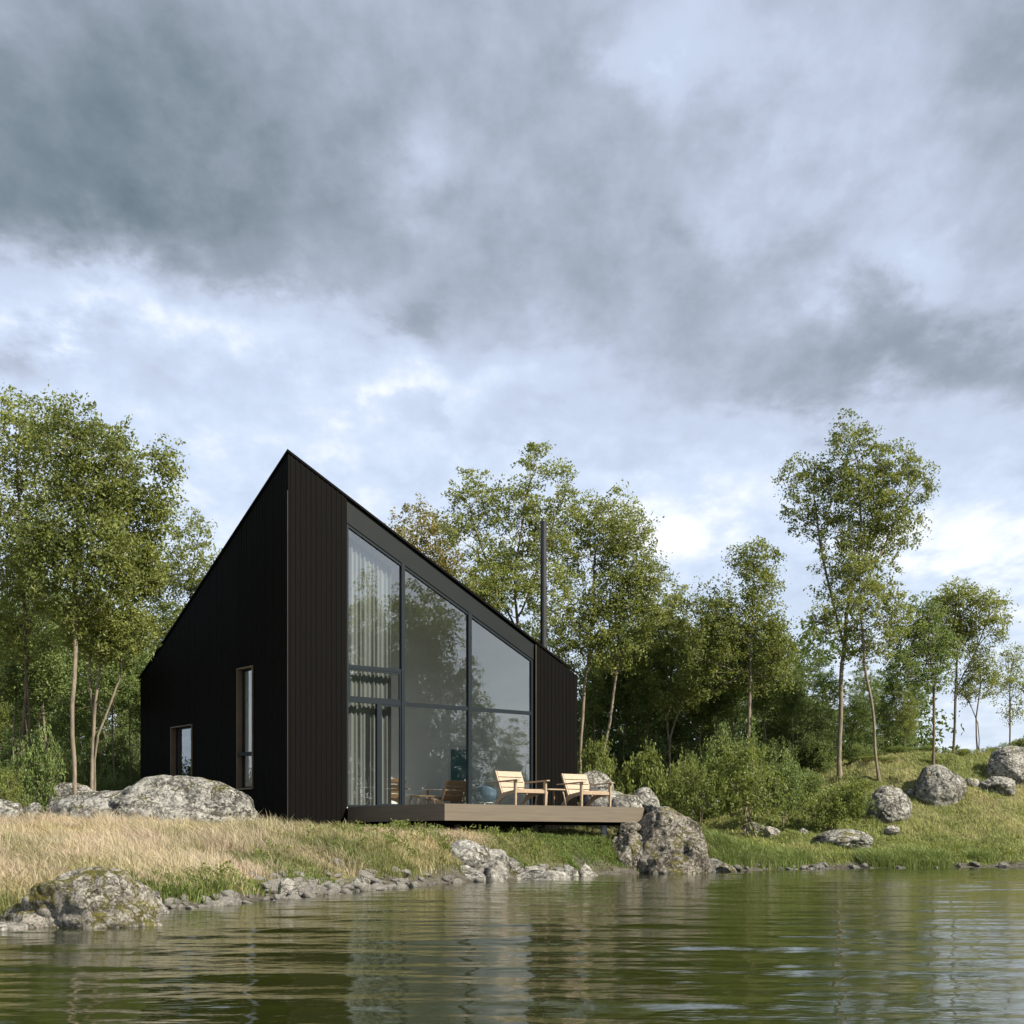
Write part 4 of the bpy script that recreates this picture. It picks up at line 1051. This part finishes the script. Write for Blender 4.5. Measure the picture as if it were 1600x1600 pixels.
# ------------------------------------------------------------------ grass
def grass_field(name, n, region, hmin, hmax, wid, seed, pal, clus=.08, lean=.5, dens=None, per=9):
    rg = np.random.default_rng(seed); nt = n//per
    (x0, x1, y0, y1) = region
    xs, ys = [], []; got = 0
    while got < nt:
        x = rg.uniform(x0, x1, nt*2); y = rg.uniform(y0, y1, nt*2); d = shore_d(x, y)
        keep = dens(x, y, d) > rg.random(len(x))
        vis = np.abs(x/np.maximum(y, 1)) < .42
        keep &= vis
        a = (x+4.884)*.782+(y-30)*.623; b = -(x+4.884)*.624*-1*0+((x+4.884)*-.624+(y-30)*.782)
        keep &= ~((a > -.03) & (a < 8.4) & (b > -.03) & (b < 7.9))
        keep &= ~((a > 1.6) & (a < 7.2) & (b > -2.6) & (b < 0))
        xs.append(x[keep]); ys.append(y[keep]); got += keep.sum()
    x = np.concatenate(xs)[:nt]; y = np.concatenate(ys)[:nt]
    dr = dryness(x, y); q = np.stack([x, y], 1)
    hp = .75+.6*fbm(q*.9, 3, 61)+.45*fbm(q*3.5, 2, 63)+.2*rg.normal(size=nt)
    N = nt*per
    X = np.repeat(x, per)+rg.normal(size=N)*clus; Y = np.repeat(y, per)+rg.normal(size=N)*clus
    Z = ground_z(X, Y)-.01
    H_ = (hmin+(hmax-hmin)*rg.random(N))*np.repeat(np.clip(hp, .35, 1.5), per)
    H_ = H_*(1-.5*sstep(23, 26.5, Y)*sstep(-7, -5, X)*sstep(31, 30, Y))
    th = np.arctan2(Y-np.repeat(y, per), X-np.repeat(x, per))+rg.normal(size=N)*.6
    wind = np.array([-.25, 0]); ln = lean*H_*rg.uniform(.2, 1, N)
    dx = np.cos(th)*ln+wind[0]*H_; dy = np.sin(th)*ln
    fa = rg.uniform(0, 6.28, N); fa = np.where(rg.random(N) < .7, rg.normal(0, .5, N), fa)
    wx = np.cos(fa)*wid*rg.uniform(.6, 1.3, N); wy = np.sin(fa)*wid
    B = np.stack([X, Y, Z], 1); mid = B+np.stack([dx*.35, dy*.35, H_*.6], 1); tip = B+np.stack([dx, dy, H_*(1-.25*lean)], 1)
    W = np.stack([wx, wy, np.zeros(N)], 1)*.5
    v = np.stack([B-W, B+W, mid+W*.75, mid-W*.75, tip], 1).reshape(-1, 3)
    i0 = np.arange(N)*5
    loops = np.stack([i0, i0+1, i0+2, i0+3, i0+3, i0+2, i0+4], 1).ravel()
    starts = np.stack([np.arange(N)*7, np.arange(N)*7+4], 1).ravel()
    g1, g2, s1, s2, pk = [np.array(c) for c in pal]
    D = np.clip(np.repeat(dr, per)+rg.normal(size=N)*.16, 0, 1)[:, None]
    r1 = rg.random(N)[:, None]; pkf = (np.repeat(fbm(q*.8, 3, 71), per)[:, None] > .08)*.55
    green = g1+(g2-g1)*r1; straw = s1+(s2-s1)*r1; straw = straw*(1-pkf)+pk*pkf
    c = green*(1-D)+straw*D
    c = np.repeat(c, 5, 0).reshape(N, 5, 3)
    col = np.concatenate([c.reshape(-1, 3), np.ones((N*5, 1))], 1)
    return npmesh(name, v, loops, starts, M['grass'], False, {'col': ('FLOAT_COLOR', col)})
def BW(x, y): return .55*np.exp(-((x+2.35)**2+(y-20.4)**2)/2.2)+.25*np.exp(-((x+3.6)**2+(y-15.8)**2)/1.2)
PAL = ((.085,.105,.03), (.27,.29,.09), (.42,.34,.17), (.68,.58,.38), (.60,.46,.38))
tag(link('dry_grass', grass_field('dry_grass', 330000, (-12, .5, 11.5, 30.5), .10, .34, .0095, 1, PAL, .05, .75, lambda x, y, d: sstep(.25, .9, d-BW(x, y))*(.5+.5*sstep(30, 16, y)), 18)), 'pale dry grass on the bank', None, None, 'stuff')
tag(link('seed_stalks', grass_field('seed_stalks', 26000, (-12, -.5, 12, 29), .24, .48, .007, 9, ((.3,.26,.14),(.5,.44,.28),(.5,.4,.26),(.75,.66,.5),(.66,.5,.44)), .05, .7, lambda x, y, d: (d > .9)*(vnoise(np.stack([x*.9, y*.9], 1), 54) > -.05)*sstep(30, 14, y), 13)), 'tall pale seed stalks in the dry grass', None, None, 'stuff')
tag(link('bank_grass', grass_field('bank_grass', 120000, (-3.5, 6.5, 19.5, 34), .06, .27, .011, 2, PAL, .06, .85, lambda x, y, d: sstep(.15, .6, d-BW(x, y))*sstep(7, 3, d), 15)), 'short green grass on the bank below the deck', None, None, 'stuff')
tag(link('slope_grass', grass_field('slope_grass', 190000, (3.5, 20, 32, 53), .05, .20, .016, 3, ((.10,.13,.03), (.34,.38,.11), (.36,.34,.14), (.58,.54,.26), (.46,.42,.2)), .10, .7, lambda x, y, d: sstep(.2, .7, d)*(.35+.65*(vnoise(np.stack([x*2.2, y*2.2], 1), 24) > -.1)), 20)), 'short grass on the slope', None, None, 'stuff')
tag(link('shore_grass', grass_field('shore_grass', 42000, (5, 17, 33, 40), .22, .42, .014, 4, ((.09,.14,.025),(.24,.30,.09),(.30,.30,.13),(.45,.42,.22),(.4,.34,.2)), .10, .8, lambda x, y, d: (d > .25)*(d < 1.0)*(vnoise(np.stack([x*1.3, y*1.3], 1), 4) > -.05), 26)), 'long tufted grass overhanging the shore stones', None, None, 'stuff')
tag(link('weeds', grass_field('weeds', 36000, (-4.5, 4, 14, 33), .12, .30, .015, 6, ((.06,.11,.02),(.17,.25,.05),(.12,.16,.04),(.25,.25,.08),(.2,.2,.07)), .09, .9, lambda x, y, d: (d > .35)*(d < 2.2)*(vnoise(np.stack([x*1.1, y*1.1], 1), 14) > .15), 24)), 'green weed clumps on the bank', None, None, 'stuff')

def leafy_weeds():
    rg = np.random.default_rng(31); n = 9000
    x = rg.uniform(-5, 16, n); y = rg.uniform(14, 46, n); d = shore_d(x, y); q = np.stack([x, y], 1)
    nz = fbm(q*.8, 2, 91)+.5*fbm(q*2.5, 1, 92)
    lim = np.where(x < 2.5, sstep(2.8, .9, d)*sstep(16, 20, y)*.9, .25+.5*sstep(3, 1, d))
    keep = (d > .45) & (nz+lim*.55 > .42) & (np.abs(x/y) < .41) & (d < 7)
    x, y = x[keep], y[keep]; k = len(x); h = rg.uniform(.03, .22, k)
    return leaf_cloud('leafy_weeds', np.stack([x, y, ground_z(x, y)+h], 1), 34, .055, .13, M['shrub'], 8, .5, .8)
tag(link('leafy_weeds', leafy_weeds()), 'low leafy weeds among the bank grass', None, None, 'stuff')
# ------------------------------------------------------------------ sky, sun, camera
SUN_AZ = R(119); SUN_EL = R(36)            # azimuth from the view direction (+Y) towards +X
w = bpy.data.worlds.new('World'); scn.world = w; w.use_nodes = True; nt = w.node_tree; nt.nodes.clear(); g = G(nt)
out = nt.nodes.new('ShaderNodeOutputWorld')
sky = g.n('ShaderNodeTexSky', sky_type='NISHITA'); sky.sun_disc = False; sky.sun_elevation = SUN_EL; sky.sun_rotation = SUN_AZ; sky.air_density = 1.0; sky.dust_density = 1.5
tc = g.n('ShaderNodeTexCoord').outputs['Generated']
sx = g.n('ShaderNodeSeparateXYZ', {0: tc})
X_, Y_, Z_ = sx.outputs
az = g.m('ARCTAN2', X_, Y_); el = g.m('ARCSINE', Z_)
# flat cloud deck overhead: perspective-correct coordinates
den = g.m('ADD', g.m('MAXIMUM', Z_, 0.0), .22)
pv = g.n('ShaderNodeCombineXYZ', {0: g.m('DIVIDE', X_, den), 1: g.m('DIVIDE', Y_, den), 2: 0.0}).outputs[0]
nbig = g.noise(pv, 1.6, 8, .52, .0); nmid = g.noise(g.mapv(pv, scale=(1.3, 1.0, 1), loc=(3.1, 1.7, 0)), 4.2, 10, .60, .1); nfin = g.noise(g.mapv(pv, scale=(1.6, .9, 1)), 10, 7, .6, .0)
wa = g.m('MULTIPLY', g.m('SUBTRACT', nbig, .5), .22); wb = g.m('MULTIPLY', g.m('SUBTRACT', nmid, .5), .16)
az2 = g.m('ADD', az, g.m('ADD', wb, g.m('MULTIPLY', wa, .5))); el2 = g.m('ADD', el, g.m('ADD', g.m('MULTIPLY', wb, .75), g.m('MULTIPLY', wa, .5)))
def ang_(px, py):
    a = math.atan((px-CX)/F); return a, math.atan((HY-py)/F*math.cos(a))
# lower edge of the dark cloud mass, dropping from the left of the view to the right
edge = g.m('ADD', g.m('MULTIPLY', g.m('MAXIMUM', g.m('MINIMUM', az2, .5), -.6), -.16), ang_(800, 545)[1])
sm_ = g.n('ShaderNodeMapRange', {0: g.m('SUBTRACT', el2, edge), 1: -.035, 2: .035, 3: .82, 4: .475}, interpolation_type='SMOOTHSTEP').outputs[0]
B = sm_
for (px, py, rx, ry, amp) in ((140,385,340,62,-.30),(1380,620,360,60,-.17),(110,220,360,170,-.26),(420,330,160,60,-.06),(1060,60,110,60,.26),(1300,150,150,120,.12),(1400,300,130,120,.09),(670,240,50,55,.12),(640,320,160,50,.03),(1130,335,130,40,.08),
        (1400,430,90,45,.26),(1560,480,120,60,.10),(390,445,180,55,.30),(120,470,130,35,.16),(50,545,70,35,-.26),(640,525,75,38,-.26),(790,520,60,35,.02),(820,645,90,25,-.14),(660,670,60,18,-.14),(1180,620,230,45,-.10),
        (600,630,130,35,.12),(1520,850,140,60,.14),(1050,820,110,40,.14),(1000,700,90,25,-.10),(430,590,150,40,-.10),(1560,120,90,60,-.12),(900,90,60,60,-.06),(1550,640,140,40,-.05),(240,600,60,25,-.10),(1250,930,90,60,-.10),(1450,720,140,40,-.08)):
    a0, e0 = ang_(px, py)
    u = g.m('DIVIDE', g.m('SUBTRACT', az2, a0), rx/F); v = g.m('DIVIDE', g.m('SUBTRACT', el2, e0), ry/F)
    gs_ = g.m('EXPONENT', g.m('MULTIPLY', g.m('ADD', g.m('MULTIPLY', u, u), g.m('MULTIPLY', v, v)), -1.0))
    B = g.m('ADD', B, g.m('MULTIPLY', gs_, amp))
B = g.m('ADD', B, g.m('MULTIPLY', g.m('SUBTRACT', nmid, .5), .30)); B = g.m('ADD', B, g.m('MULTIPLY', g.m('SUBTRACT', nbig, .5), .12)); B = g.m('ADD', B, g.m('MULTIPLY', g.m('SUBTRACT', nfin, .5), .34))
K = 8.1
def sc(r, g_, b): return tuple(c*K for c in srgb(r, g_, b))
def ramp2(f):
    # colours over 1 are needed, so scale after the ramp
    return g.ramp(f, [(0, srgb(84,98,110)), (.18, srgb(108,121,132)), (.40, srgb(138,147,161)), (.60, srgb(165,175,194)), (.80, srgb(194,205,223)), (1.0, srgb(230,233,238))])
cl_c = g.n('ShaderNodeVectorMath', {0: ramp2(g.m('MAXIMUM', B, 0.0)), 'Scale': K}, operation='SCALE').outputs[0]
# thin gaps where the blue sky shows, mostly low
gap = g.m('MULTIPLY', g.ramp(B, [(.62, 0), (.74, 1), (.84, 1), (.95, 0)]), .20)
skyc = g.n('ShaderNodeVectorMath', {0: sky.outputs[0], 'Scale': 1.0}, operation='SCALE').outputs[0]
fin = g.mix(gap, cl_c, skyc)
bg = g.n('ShaderNodeBackground', {'Color': fin, 'Strength': .10})
nt.links.new(bg.outputs[0], out.inputs[0])
w.cycles.sampling_method = 'MANUAL'; w.cycles.sample_map_resolution = 512

sd = bpy.data.lights.new('sun', 'SUN'); sd.energy = 5.0; sd.angle = R(.6); sd.color = (1.0, .92, .78)
so = link('sun', sd)
dirv = Vector((math.sin(SUN_AZ)*math.cos(SUN_EL), math.cos(SUN_AZ)*math.cos(SUN_EL), math.sin(SUN_EL)))
so.rotation_euler = dirv.to_track_quat('Z', 'Y').to_euler()

cd = bpy.data.cameras.new('camera'); cam = link('camera', cd, None, (0, 0, HC)); cam.rotation_euler = (R(90), 0, 0)
cd.sensor_width = 36; cd.lens = F/1600*36; cd.shift_y = (HY-800)/1600; cd.clip_end = 3000; cd.clip_start = .05
scn.camera = cam
scn.view_settings.view_transform = 'Standard'; scn.view_settings.look = 'None'; scn.view_settings.exposure = .80; scn.view_settings.gamma = 1
scn.cycles.max_bounces = 7; scn.cycles.diffuse_bounces = 4; scn.cycles.glossy_bounces = 4; scn.cycles.transparent_max_bounces = 12; scn.cycles.transmission_bounces = 4
scn.cycles.use_denoising = True; scn.cycles.sample_clamp_indirect = 6; scn.cycles.caustics_reflective = False; scn.cycles.caustics_refractive = False
